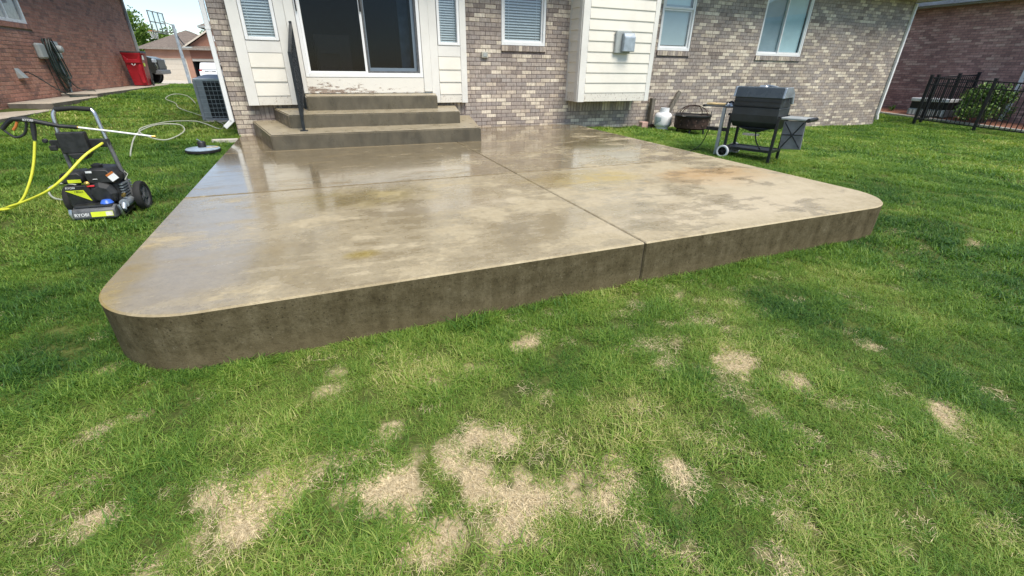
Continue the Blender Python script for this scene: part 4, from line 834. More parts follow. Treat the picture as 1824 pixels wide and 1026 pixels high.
    b = MB(); b.box(-.03, .02, .045, .06, .255, .268); b.build('throttle_lever', simple('red_lever', (.6, .03, .04), .4), T, bevel=.003, **L)
    b = MB(); b.lathe([(.04, 0), (.045, .012), (.03, .035), (0, .04)], (.075, .01, .118), 12); b.build('detergent_cap', M['blue_plastic'], T, smooth=True, **L)
    b = MB(); b.cyl((.165, .06, .10), (.165, .2, .10), .035, 12); b.cyl((.165, .06, .10), (.165, .02, .06), .02, 10); b.build('pump', M['galv'], T, smooth=True, **L)
    b = MB(); b.cyl((.18, .09, .175), (.18, .06, .165), .014, 10); b.build('pump_fitting', M['brass'], T, smooth=True, **L)
    wheel(T, (.245, .25, .118), .125, .055, (1, 0, 0), M['rubber'], G); wheel(T, (-.235, .25, .118), .125, .055, (-1, 0, 0), M['rubber'], G)
    b = MB(); b.cyl((-.23, .25, .118), (.24, .25, .118), .012, 8); b.build('axle', S, T, smooth=True, **L)
    for sx, x0, x1, x2 in ((-1, -.165, -.175, -.145), (1, .18, .135, .105)):
        b = MB(); b.tube([(x0, .25, .10), (x0+(x1-x0)*.5, .26, .33), (x1, .27, .575)], .0155, 10); b.build('lower_tube', G, T, smooth=True, **L)
        b = MB(); b.tube([(x1, .27, .56), (x1+(x2-x1)*.4, .28, .70), (x1+(x2-x1)*.7, .29, .79), (x2*.9, .30, .825)], .0145, 10, smooth_path=4); b.build('upper_tube', S, T, smooth=True, **L)
    b = MB(); b.tube([(-.135, .30, .825), (-.02, .30, .835), (.10, .30, .823)], .018, 12); b.build('grip', M['rubber'], T, smooth=True, **L)
    b = MB(); b.box(-.24, .15, .255, .285, .535, .60); b.box(-.16, .02, .20, .27, .50, .66); b.prism([(-.13, .50), (.02, .50), (-.02, .45), (-.10, .455)], .19, .28, lambda p, q, t: (p, t, q)); b.box(-.25, -.20, .24, .26, .52, .56); b.cyl((-.25, .25, .60), (-.25, .22, .60), .018, 10); b.build('accessory_holder', K, T, bevel=.006, **L)
    b = MB(); b.tube([(.18, .2, .27), (.20, .24, .31), (.17, .27, .33)], .003, 5); b.build('starter_cord', M['hose_grey'], T, **L)
washer()
def wand():
    o = thing('spray_wand', 'black trigger gun with silver lance lying across the pressure washer holder', 'spray wand', (-1.9, -3.62, .54)); A = lambda L: [Vector(p) for p in L]
    b = MB(); b.tube(A([(-2.17, -3.62, .604), (-2.097, -3.62, .600), (-2.052, -3.62, .586), (-1.913, -3.62, .545), (-1.80, -3.62, .531)]), [.016, .021, .018, .014, .016], 10); b.build('gun_body', M['black_plastic'], o, smooth=True)
    b = MB(); b.tube(A([(-2.17, -3.62, .604), (-2.215, -3.62, .572), (-2.256, -3.62, .533)]), [.016, .018, .015], 10, smooth_path=3); b.tube(A([(-2.256, -3.62, .535), (-2.226, -3.62, .492), (-2.195, -3.62, .47), (-2.138, -3.62, .496), (-2.104, -3.62, .561), (-2.098, -3.62, .59)]), .009, 8, smooth_path=4); b.build('trigger_guard', M['black_plastic'], o, smooth=True)
    b = MB(); b.tube(A([(-2.15, -3.62, .585), (-2.17, -3.62, .55), (-2.195, -3.62, .525)]), .009, 8); b.build('trigger', M['orange'], o, smooth=True)
    b = MB(); b.tube(A([(-2.06, -3.62, .58), (-2.075, -3.622, .52), (-2.092, -3.63, .445)]), [.015, .017, .012], 10); b.build('hose_fitting', M['black_plastic'], o, smooth=True)
    b = MB(); b.tube(A([(-1.80, -3.62, .531), (-1.594, -3.60, .491), (-1.345, -3.58, .440)]), .0075, 10); b.build('lance', M['white_paint'], o, smooth=True)
    b = MB(); b.cyl((-1.345, -3.58, .440), (-1.318, -3.578, .435), .011, 10); b.cyl((-1.81, -3.62, .533), (-1.795, -3.62, .53), .011, 10); b.build('nozzle', M['brass'], o, smooth=True)
    text_mesh('RYOBI', .022, 'lettering', M['white_paint'], o, Matrix.Translation((-2.075+1.9, -.0205, .594-.54)) @ Matrix.Rotation(R(90), 4, 'X') @ Matrix.Rotation(R(-6), 4, 'Z'))
wand()
def yellow_hose():
    gz = lambda x, y: g1(x, y)+.045
    a = [(-2.095, -3.63, .437), (-2.147, -3.66, .28), (-2.208, -3.7, .138), (-2.302, -3.72, .001), (-2.421, -3.7, -.06), (-2.6, -3.6, gz(-2.6, -3.6)), (-2.9, -3.5, gz(-2.9, -3.5)), (-3.2, -3.7, gz(-3.2, -3.7)), (-3.3, -4.1, gz(-3.3, -4.1)), (-3.1, -4.3, gz(-3.1, -4.3)), (-2.85, -4.05, gz(-2.85, -4.05)), (-2.554, -3.60, -.09), (-2.385, -3.72, -.035), (-2.246, -3.8, .012), (-2.025, -3.92, .106), (-1.888, -3.92, .204), (-1.764, -3.80, .334), (-1.678, -3.68, .40), (-1.69, -3.60, .40)]
    o = MB().tube(a, .0095, 10, smooth_path=6).build('pressure_hose', M['hose_yellow'], None, smooth=True); tag(o, 'bright yellow pressure hose running from the spray gun to the lawn', 'hose')
    o = MB().tube([(-1.875, -3.50, .34), (-1.93, -3.46, .30), (-1.96, -3.45, .24), (-1.965, -3.5, .2)], .006, 8, smooth_path=6).build('engine_hose', M['hose_yellow'], None, smooth=True); tag(o, 'short thin yellow hose loop behind the washer engine', 'hose')
yellow_hose()
def lawn_hose():
    def path(L): return [(x, y, g1(x, y)+h) for x, y, h in L]
    b = [(-2.22, -1.45, .03), (-2.33, -1.0, .05), (-2.42, -.45, .09), (-2.42, -.05, .12), (-2.30, .35, .14), (-2.05, .45, .12), (-1.95, .1, .07), (-2.1, -.35, .04), (-2.35, -.3, .10), (-2.45, .05, .13), (-2.25, .55, .15), (-1.95, .9, .12), (-1.75, .75, .09), (-1.55, .65, .02)]
    c = [(-1.55, .65, .02), (-1.6, 1.3, .03), (-2.2, 2.6, .02), (-2.65, 3.4, .04), (-2.9, 4.3, .02), (-3.2, 4.9, .05), (-3.15, 5.5, .10), (-2.8, 5.1, .10), (-2.5, 4.2, .05)]
    o = MB().tube(path(b+c[1:]), .009, 8, smooth_path=8).build('garden_hose', M['hose_grey'], None, smooth=True); tag(o, 'pale grey garden hose looped loosely over the lawn near the air conditioner', 'hose')
    o = MB().tube([(-2.22, -2.95, g1(-2.2, -2.95)+.05), (-2.32, -3.0, g1(-2.3, -3)+.09), (-2.36, -3.15, g1(-2.36, -3.15)+.08), (-2.25, -3.35, g1(-2.25, -3.35)+.04), (-2.0, -3.45, g1(-2, -3.45)+.05)], .008, 8, smooth_path=6).build('garden_hose', M['hose_grey'], None, smooth=True); tag(o, 'loop of pale hose beside the left wheel of the pressure washer', 'hose')
lawn_hose()
def cleaner():
    x, y = -1.53, -1.02; z = g1(x, y)+.02; T = thing('surface_cleaner', 'round blue-grey surface cleaner disc with black hub on the grass by the patio edge', 'surface cleaner', (x, y, z), R(20)); L = dict(local=True); T.scale = (.82, .82, .8)
    b = MB(); b.lathe([(.235, 0), (.25, .015), (.25, .05), (.235, .062), (.10, .072), (0, .074)], (0, 0, 0), 40); b.build('housing', simple('cleaner_blue', (.30, .38, .46), .3, var=.1), T, smooth=True, **L)
    b = MB(); b.lathe([(.252, -.004), (.258, .012), (.252, .04), (.246, .03), (.246, -.004)], (0, 0, 0), 40); b.build('skirt', M['rubber'], T, smooth=True, **L)
    b = MB(); b.lathe([(.06, .07), (.062, .15), (.05, .165), (0, .167)], (0, 0, 0), 18); h = b.build('hub', M['black_plastic'], T, smooth=True, **L)
    b = MB(); b.tube([(0, 0, .16), (-.02, .02, .19), (-.05, .03, .205)], .008, 8); b.build('inlet', M['steel'], h, smooth=True, **L)
    b = MB(); b.box(.04, .21, -.10, -.075, .068, .078); b.build('label_strip', M['wood_tan'], T, **L)
cleaner()
def paver():
    x, y = -1.36, -.30; o = MB().box(-1.53, -1.185, -.36, -.27, g1(x, y)-.05, g1(x, y)+.045).build('edging_paver', M['kerb'], None, bevel=.008); tag(o, 'narrow pale concrete strip set in the grass at the patio back corner', 'paver')
paver()
def air_con():
    x0, x1, y0, y1 = -1.95, -1.235, 1.78, 2.48; z = g1(-1.6, 2.1)+.02; T = thing('air_conditioner', 'grey outdoor air conditioner with wire grille beside the house corner', 'air conditioner', ((x0+x1)/2, (y0+y1)/2, z)); h = .72; k = (x1-x0)/2; q = (y1-y0)/2; L = dict(local=True); A = M['galv_dark'] = simple('ac_grey', (.27, .30, .33), .45, .3, var=.1)
    MB().box(-k-.04, k+.02, -q-.04, q+.04, -.12, .0).build('pad', M['kerb'], T, bevel=.01, **L)
    MB().box(-k+.03, k-.03, -q+.03, q-.03, .03, h-.05).build('coil', simple('coil', (.018, .02, .024), .6, var=.3, scale=60), T, **L)
    MB().box(-k, k, -q, q, .0, .04).build('base_pan', A, T, bevel=.006, **L)
    b = MB(); b.add([(-k-.01, -q-.01, h-.05), (k+.01, -q-.01, h-.05), (k+.01, q+.01, h-.05), (-k-.01, q+.01, h-.05), (-k-.01, -q-.01, h-.01), (k+.01, -q-.01, h-.01), (k+.01, q+.01, h-.01), (-k-.01, q+.01, h-.01), (-.2, -.2, h+.05), (.2, -.2, h+.05), (.2, .2, h+.05), (-.2, .2, h+.05)], [(3, 2, 1, 0), (0, 1, 5, 4), (1, 2, 6, 5), (2, 3, 7, 6), (3, 0, 4, 7), (4, 5, 9, 8), (5, 6, 10, 9), (6, 7, 11, 10), (7, 4, 8, 11), (8, 9, 10, 11)]); b.build('lid', M['galv'], T, bevel=.006, **L)
    for sx in (-1, 1):
        for sy in (-1, 1): MB().box(sx*k-.022, sx*k+.022, sy*q-.022, sy*q+.022, .02, h-.04).build('corner_post', A, T, **L)
    MB().box(-k+.0, -k+.13, -q-.004, -q+.02, .04, h-.05).build('service_panel', A, T, **L)
    b = MB()
    for i in range(9): zz = .07+i*.073; b.box(-k, k, -q-.012, -q-.006, zz-.003, zz+.003); b.box(-k-.012, -k-.006, -q, q, zz-.003, zz+.003)
    for i in range(10): xx = -k+.13+i*.064; b.box(xx-.002, xx+.002, -q-.016, -q-.012, .04, h-.05); b.box(-k-.016, -k-.012, -q+.04+i*.068-.002, -q+.04+i*.068+.002, .04, h-.05)
    b.build('wire_grille', M['galv'], T, **L)
air_con()

# ------------------------------------------------------------------ things on the left wall and driveway
def hung_hose():
    B = BLFT; b = MB(); r = random.Random(4)
    for k in range(9):
        du = r.uniform(-.06, .06); w = .05+.02*k; lo = .42+.05*r.random()+.03*k; d = .05+.011*k
        b.tube([B.P(5.22+du-.05, d, 1.45), B.P(5.16+du-w*.4, d, 1.2), B.P(5.18+du-w*.5, d+.02, .8), B.P(5.28+du-w*.2, d+.03, lo), B.P(5.40+du+w*.2, d+.03, lo), B.P(5.42+du+w*.3, d+.02, .8), B.P(5.34+du+w*.3, d, 1.2), B.P(5.28+du, d, 1.46)], .012, 7, smooth_path=5)
    b.tube([B.P(4.02, .10, .80), B.P(4.15, .14, .72), B.P(4.55, .2, .5), B.P(4.85, .3, .36), B.P(5.3, .42, .352), B.P(5.75, .42, .36), B.P(6.05, .3, .42), B.P(5.95, .2, .43), B.P(5.6, .15, .52), B.P(5.3, .1, .9), B.P(5.25, .06, 1.4)], .011, 7, smooth_path=7)
    b.tube([B.P(5.1, .32, .352), B.P(5.6, .45, .353), B.P(5.0, .5, .352), B.P(4.7, .3, .352), B.P(5.2, .25, .353)], .011, 7, smooth_path=7)
    o = b.build('garden_hose', M['hose_green'], None, smooth=True); tag(o, 'dark green garden hose bundle hanging on the red brick wall', 'hose')
    return o
hung_hose()
def bin_():
    x, y = -4.78, 9.6; T = thing('trash_bin', 'red wheeled trash bin with black lid on the walkway by the brick wall', 'trash bin', (x, y, .40), R(0)); L = dict(local=True); T.scale = (.78, .8, .87)
    def ring(z, hx, hy0, hy1): return [(-hx, hy0, z), (hx, hy0, z), (hx, hy1, z), (-hx, hy1, z)]
    b = MB(); lv = [ring(.02, .22, -.26, .24), ring(.45, .255, -.30, .29), ring(.75, .275, -.325, .32), ring(.78, .285, -.34, .33), ring(.97, .295, -.36, .35), ring(1.0, .31, -.375, .365), ring(1.03, .31, -.375, .365)]
    v = [p for q in lv for p in q]; f = [(3, 2, 1, 0)]+[(i*4+k, i*4+(k+1) % 4, i*4+4+(k+1) % 4, i*4+4+k) for i in range(len(lv)-1) for k in range(4)]+[tuple(range(len(v)-4, len(v)))]
    b.add(v, f); b.build('bin_body', M['red_plastic'], T, bevel=.012, smooth=True, **L)
    b = MB(); b.prism([(-.24, .72), (.24, .72), (.26, .95), (.14, .83), (-.14, .83), (-.26, .95)], -.375, -.33, lambda p, q, t: (p, t, q)); b.prism([(.10, .10), (.20, .10), (.22, .70), (.16, .70), (.05, .45)], -.36, -.27, lambda p, q, t: (p, t+.03*(q-.4), q)); b.build('front_rib', M['red_plastic'], T, bevel=.008, **L)
    b = MB(); b.add([(-.32, -.39, 1.03), (.32, -.39, 1.03), (.32, .38, 1.03), (-.32, .38, 1.03), (-.30, -.36, 1.07), (.30, -.36, 1.07), (.30, .36, 1.085), (-.30, .36, 1.085)], [(3, 2, 1, 0), (4, 5, 6, 7), (0, 1, 5, 4), (1, 2, 6, 5), (2, 3, 7, 6), (3, 0, 4, 7)]); b.build('lid', M['black_plastic'], T, bevel=.01, **L)
    b = MB(); b.cyl((-.27, .42, 1.0), (.27, .42, 1.0), .015, 8); b.build('handle', M['black_plastic'], T, smooth=True, **L)
    for s in (-1, 1): wheel(T, (s*.27, .22, .12), .12, .05, (s, 0, 0), M['rubber'], M['grey_plastic'])
    b = MB()
    for s in (-1, 1): b.prism([(s*.01, .655), (s*.07, .70), (s*.07, .685), (s*.01, .635)], -.378, -.374, lambda p, q, t: (p, t, q)); b.prism([(s*.02, .68), (s*.05, .705), (s*.05, .695), (s*.02, .665)], -.378, -.374, lambda p, q, t: (p, t, q))
    b.build('emblem', M['white_paint'], T, **L)
    b = MB(); b.box(.283, .301, -.22, -.06, .82, .95); b.build('sticker', M['white_paint'], T, **L); b = MB(); b.box(.272, .284, -.22, -.06, .62, .72); b.build('sticker', M['lime'], T, **L)
bin_()
def vehicle(name, label, cat, loc, rz, prof, cab, W_, paint, wheels_x, wr, extras):
    """side profile extruded and tucked in; cab glass and pillars; wheels in arches. x = forward"""
    T = thing(name, label, cat, loc, rz); L = dict(local=True); hw = W_/2
    b = MB(); b.prism(prof, -hw, hw, lambda p, q, t: (p, t*(1 if q < .95 else .96), q)); b.build('body', paint, T, bevel=.05, smooth=True, seg=3, **L)
    b = MB(); n = len(cab); zb = min(q for p, q in cab); zt = max(q for p, q in cab)
    b.prism(cab, -1, 1, lambda p, q, t: (p, t*(hw*.94-(q-zb)/(zt-zb)*.16), q)); b.build('cabin', paint, T, bevel=.05, smooth=True, seg=3, **L)
    for x in wheels_x:
        for s in (-1, 1):
            wheel(T, (x, s*(hw-.11), wr), wr, .22, (0, s, 0), M['rubber'], M['grey_plastic'])
            a = MB(); a.lathe([(wr*1.16, 0), (wr*1.16, .02), (0, .02)], (x, s*(hw-.005), wr), 24, Matrix.Rotation(R(-90)*s, 4, 'X')); a.build('wheel_arch', M['black_plastic'], T, **L)
    extras(T, hw); return T
def suv():
    paint = simple('white_car_paint', (.78, .80, .82), .22, var=.02, scale=2, coat=.6)
    def ex(T, hw):
        L = dict(local=True); x = -2.4
        b = MB(); b.add([(x+.055, -.72, 1.08), (x+.055, .72, 1.08), (x+.27, .66, 1.60), (x+.27, -.66, 1.60)], [(0, 1, 2, 3)]); b.build('rear_window', M['car_glass'], T, **L)
        b = MB(); b.box(x-.012, x+.05, -.5, .5, .78, 1.0); b.build('tailgate_recess', M['car_glass'], T, bevel=.01, **L)
        b = MB(); b.box(x-.02, x-.013, -.16, .16, .82, .95); b.build('licence_plate', M['white_paint'], T, **L)
        for s in (-1, 1): b = MB(); b.box(x-.015, x+.12, s*hw-.28*(s > 0), s*hw+.28*(s < 0), .98, 1.12); b.build('tail_light', simple('tail_red', (.4, .02, .02), .2), T, bevel=.02, **L)
        b = MB(); b.box(x-.03, x+.08, -hw+.03, hw-.03, .28, .56); b.build('rear_bumper', M['black_plastic'], T, bevel=.03, **L)
        for s in (-1, 1):
            b = MB(); b.add([(-1.9, s*(hw*.945), 1.12), (.75, s*(hw*.945), 1.12), (.2, s*(hw*.945-.135), 1.62), (-1.75, s*(hw*.945-.135), 1.62)], [(0, 1, 2, 3)]); b.build('side_window', M['car_glass'], T, **L); b = MB(); b.box(-2.0, .1, s*.62-.02, s*.62+.02, 1.775, 1.81); b.build('roof_rail', M['black_plastic'], T, **L)
            b = MB(); b.box(.65, .8, s*(hw+.02)-.08, s*(hw+.02)+.08, 1.08, 1.22); b.build('mirror', paint, T, bevel=.02, **L)
    vehicle('suv_car', 'white SUV parked nose-in at the open garage across the street', 'car', (-9.35, 51.6, -.52), R(90), [(-2.4, .4), (2.35, .4), (2.45, .7), (2.3, 1.02), (.9, 1.12), (-2.32, 1.12), (-2.42, .9)], [(-2.36, 1.08), (1.0, 1.08), (.3, 1.70), (-.2, 1.76), (-1.9, 1.76), (-2.12, 1.70)], 1.95, paint, (-1.5, 1.45), .37, ex)
suv()
def truck():
    paint = simple('black_car_paint', (.02, .023, .02), .3, var=.1, scale=2, coat=.3)
    def ex(T, hw):
        L = dict(local=True)
        b = MB(); b.add([(.98, -.74, 1.14), (.98, .74, 1.14), (.52, .66, 1.68), (.52, -.66, 1.68)], [(0, 1, 2, 3)]); b.build('windscreen', M['car_glass'], T, **L)
        for s in (-1, 1):
            b = MB(); b.add([(-1.0, s*(hw*.945), 1.18), (.85, s*(hw*.945), 1.18), (.42, s*(hw*.945-.14), 1.66), (-.9, s*(hw*.945-.14), 1.66)], [(0, 1, 2, 3)]); b.build('side_window', M['car_glass'], T, **L); b = MB(); b.box(2.28, 2.42, s*.82-.14, s*.82+.14, .86, 1.02); b.build('headlight', M['galv'], T, bevel=.03, **L); b = MB(); b.box(.7, .85, s*(hw+.06)-.1, s*(hw+.06)+.1, 1.14, 1.3); b.build('mirror', paint, T, bevel=.02, **L)
        b = MB(); b.box(2.30, 2.44, -.66, .66, .62, 1.0); b.build('grille', M['black_plastic'], T, bevel=.02, **L); b = MB(); b.box(2.25, 2.52, -hw+.03, hw-.03, .42, .60); b.build('front_bumper', M['grey_plastic'], T, bevel=.03, **L)
    x, y = -8.45, 17.6
    vehicle('pickup_truck', 'black pickup truck nose showing behind the red trash bin', 'truck', (x, y, g1(x, y)+.03), R(2), [(-3.0, .45), (2.35, .45), (2.42, .7), (2.36, 1.02), (2.1, 1.12), (.9, 1.18), (-1.1, 1.18), (-1.15, 1.12), (-3.0, 1.12)], [(-1.1, 1.14), (1.0, 1.14), (.5, 1.72), (.1, 1.78), (-.8, 1.78), (-.98, 1.72)], 1.95, paint, (-1.9, 1.72), .40, ex)
truck()
def hoop():
    x, y = -7.0, 27; z = g1(x, y)+.02; T = thing('basketball_hoop', 'freestanding basketball hoop with clear backboard on a grey pole', 'basketball hoop', (x, y, z)); L = dict(local=True); G = M['galv']
    b = MB(); b.tube([(0, 0, 0), (0, 0, 1.6), (-.02, 0, 3.27)], [.085, .085, .075], 10); b.build('pole', G, T, smooth=True, **L)
    b = MB(); b.box(-.35, .35, -.35, .35, 0, .03); b.build('base_plate', G, T, **L)
    b = MB(); b.tube([(-.02, 0, 3.22), (-.52, -.05, 3.40)], .025, 6); b.tube([(0, 0, 2.85), (-.55, -.05, 2.87)], .025, 6); b.tube([(.02, 0, 2.8), (.10, 0, 2.55), (.28, 0, 2.2)], .03, 6); b.tube([(.0, 0, 2.3), (.28, 0, 2.2)], .02, 6); b.build('arm', M['black_metal'], T, smooth=True, **L)
    Mx = Matrix.Translation((-.72, -.05, 3.32)) @ Matrix.Rotation(R(80), 4, 'Z')
    fr = MB()
    for u in (-.9, -.3, .3, .9): fr.box(u-.02, u+.02, -.02, .02, -.53, .53, Mx)
    for v in (-.53, 0, .53): fr.box(-.92, .92, -.025, .025, v-.02, v+.02, Mx)
    bb = fr.build('backboard', M['grey_plastic'], T, **L); pn = MB(); pn.quad(*[Mx @ Vector(q) for q in ((-.9, .03, -.52), (.9, .03, -.52), (.9, .03, .52), (-.9, .03, .52))]); pn.build('board_pane', M['glass'], bb, **L)
    rg = MB(); cx_ = Mx @ Vector((0, .38, -.42)); rg.tube([cx_+Vector((.23*math.cos(a), .23*math.sin(a), 0)) for a in np.linspace(0, 6.283, 21)], .012, 6); rg.tube([Mx @ Vector((0, .03, -.42)), Mx @ Vector((0, .16, -.42))], .03, 6); rg.build('rim', M['orange'], T, smooth=True, **L)
    nt_ = MB()
    for k in range(12):
        a = k*math.pi/6; nt_.tube([cx_+Vector((.23*math.cos(a), .23*math.sin(a), 0)), cx_+Vector((.14*math.cos(a+.3), .14*math.sin(a+.3), -.4))], .004, 4); nt_.tube([cx_+Vector((.23*math.cos(a), .23*math.sin(a), 0)), cx_+Vector((.14*math.cos(a-.3), .14*math.sin(a-.3), -.4))], .004, 4)
    nt_.build('net', M['white_paint'], T, **L)
hoop()

# ------------------------------------------------------------------ right-hand things
def tank():
    x, y = 6.80, -.45; T = thing('propane_tank', 'white propane cylinder standing on the grass against the brick wall', 'propane tank', (x, y, g1(x, y)+.005), R(-40)); L = dict(local=True); T.scale = (1.14, 1.14, .95)
    b = MB(); b.lathe([(.0, .045), (.10, .05), (.15, .09), (.16, .13), (.16, .27), (.152, .315), (.12, .355), (.06, .375), (0, .378)], (0, 0, 0), 28); b.build('cylinder', M['white_paint'], T, smooth=True, **L)
    b = MB(); b.lathe([(.115, 0), (.12, .01), (.118, .075), (.11, .075), (.108, .0), (.115, 0)], (0, 0, 0), 24); b.build('foot_ring', M['white_paint'], T, smooth=True, **L)
    b = MB()
    for k in range(20):
        a, a2 = R(-30+k*15-120), R(-30+(k+1)*15-120)
        if k in (19,): continue
        b.add([(.09*math.cos(q), .09*math.sin(q), z) for q in (a, a2) for z in (.36, .46)]+[(.084*math.cos(q), .084*math.sin(q), z) for q in (a, a2) for z in (.36, .46)], [(0, 2, 3, 1), (4, 5, 7, 6), (1, 3, 7, 5), (0, 4, 6, 2)])
    b.build('collar', M['white_paint'], T, smooth=True, **L)
    b = MB(); b.cyl((0, 0, .37), (0, 0, .42), .02, 10); b.cyl((0, 0, .42), (0, 0, .445), .03, 10); b.cyl((0, 0, .40), (0, -.05, .40), .014, 8); b.build('valve', M['brass'], T, smooth=True, **L)
    b = MB(); n = 9
    b.add([(.1615*math.cos(R(-150+k*6)), .1615*math.sin(R(-150+k*6)), z) for k in range(n) for z in (.10+.012*k, .27)], [(2*k, 2*k+2, 2*k+3, 2*k+1) for k in range(n-1)]); b.build('label', simple('tank_label', (.42, .50, .52), .5), T, **L)
tank()
def fire_pit():
    x, y = 7.12, -.95; z = g1(x, y); T = thing('fire_pit', 'rusty brown round fire pit with wire mesh dome lid on the grass', 'fire pit', (x, y, z), R(10)); L = dict(local=True); Rm = M['rust']
    b = MB(); b.lathe([(0, .10), (.28, .10), (.33, .13), (.345, .36), (.335, .36), (.32, .15), (.0, .13)], (0, 0, 0), 36); b.build('bowl', Rm, T, smooth=True, **L)
    b = MB(); b.lathe([(.345, .35), (.375, .355), (.375, .375), (.335, .375), (.335, .36)], (0, 0, 0), 36); b.build('rim', M['black_metal'], T, smooth=True, **L)
    for s in (-1, 1): b = MB(); b.tube([(s*.37, -.12, .365), (s*.44, -.08, .37), (s*.46, 0, .37), (s*.44, .08, .37), (s*.37, .12, .365)], .008, 6, smooth_path=3); b.build('handle', M['black_metal'], T, smooth=True, **L)
    b = MB()
    for k in range(16): a = k*math.pi/8; b.tube([(.325*math.cos(a)*math.cos(t), .325*math.sin(a)*math.cos(t), .375+.17*math.sin(t)) for t in np.linspace(0, 1.5, 7)], .0018, 4, caps=False)
    for t in np.linspace(.12, 1.35, 9): b.tube([(.325*math.cos(a)*math.cos(t), .325*math.sin(a)*math.cos(t), .375+.17*math.sin(t)) for a in np.linspace(0, 6.283, 29)], .0018, 4, caps=False)
    md = b.build('mesh_dome', Rm, T, **L)
    b = MB(); b.tube([(.33*math.cos(t), .02, .378+.175*math.sin(t)) for t in np.linspace(0, 3.1416, 13)], .008, 6); b.tube([(.02, .33*math.cos(t), .378+.175*math.sin(t)) for t in np.linspace(0, 3.1416, 13)], .008, 6); b.build('dome_band', Rm, T, smooth=True, **L)
    for k in range(4): a = k*math.pi/2+.6; b = MB(); b.tube([(.24*math.cos(a), .24*math.sin(a), .14), (.27*math.cos(a), .27*math.sin(a), -.01)], .018, 6); b.build('leg', M['black_metal'], T, smooth=True, **L)
    b = MB()
    for k in range(14):
        a = k*2*math.pi/14; ca, sa = math.cos(a), math.sin(a)
        for dz in (0, .09): b.box(-.010, .010, -.004, .004, -.010, .010, Matrix.Translation((.340*ca, .340*sa, .19+dz)) @ Matrix.Rotation(a+R(90), 4, 'Z') @ Matrix.Rotation(R(45), 4, 'Y'))
    b.build('star_cutouts', simple('rust_light', (.12, .08, .065), .8), T, **L)
fire_pit()
def posts():
    x, y = 6.74, -.10; z = g1(x, y); T = MB().box(x-.045, x+.045, y-.05, y+.04, z-.05, z+.60).build('timber_post', M['wood_grey'], None, bevel=.006); tag(T, 'short grey weathered timber standing upright against the brick wall', 'post')
    p = MB(); Mx = Matrix.Translation((7.02, -.16, g1(7.02, -.2)+.02)) @ Matrix.Rotation(R(33), 4, 'Y') @ Matrix.Rotation(R(-7), 4, 'X'); p.box(-.045, .045, -.022, .022, 0, .86, Mx); o = p.build('timber_plank', M['wood_grey'], None, bevel=.005); tag(o, 'grey weathered plank leaning behind the white propane cylinder', 'plank')
    x, y = 6.55, -.17; z = g1(x, y); o = MB().box(x-.10, x+.06, y-.06, y+.06, z-.02, z+.13).build('paver_block', M['brick_plum'], None, bevel=.008); tag(o, 'dark red paver block at the foot of the upright timber', 'paver')
    x, y = 6.74, -.24; z = g1(x, y); o = MB().box(-.09, .09, -.05, .05, -.02, .09, Matrix.Translation((x, y, z)) @ Matrix.Rotation(R(25), 4, 'Z')).build('paver_block', M['rust'], None, bevel=.01); tag(o, 'small brown stone block between the timber and the propane cylinder', 'paver')
posts()
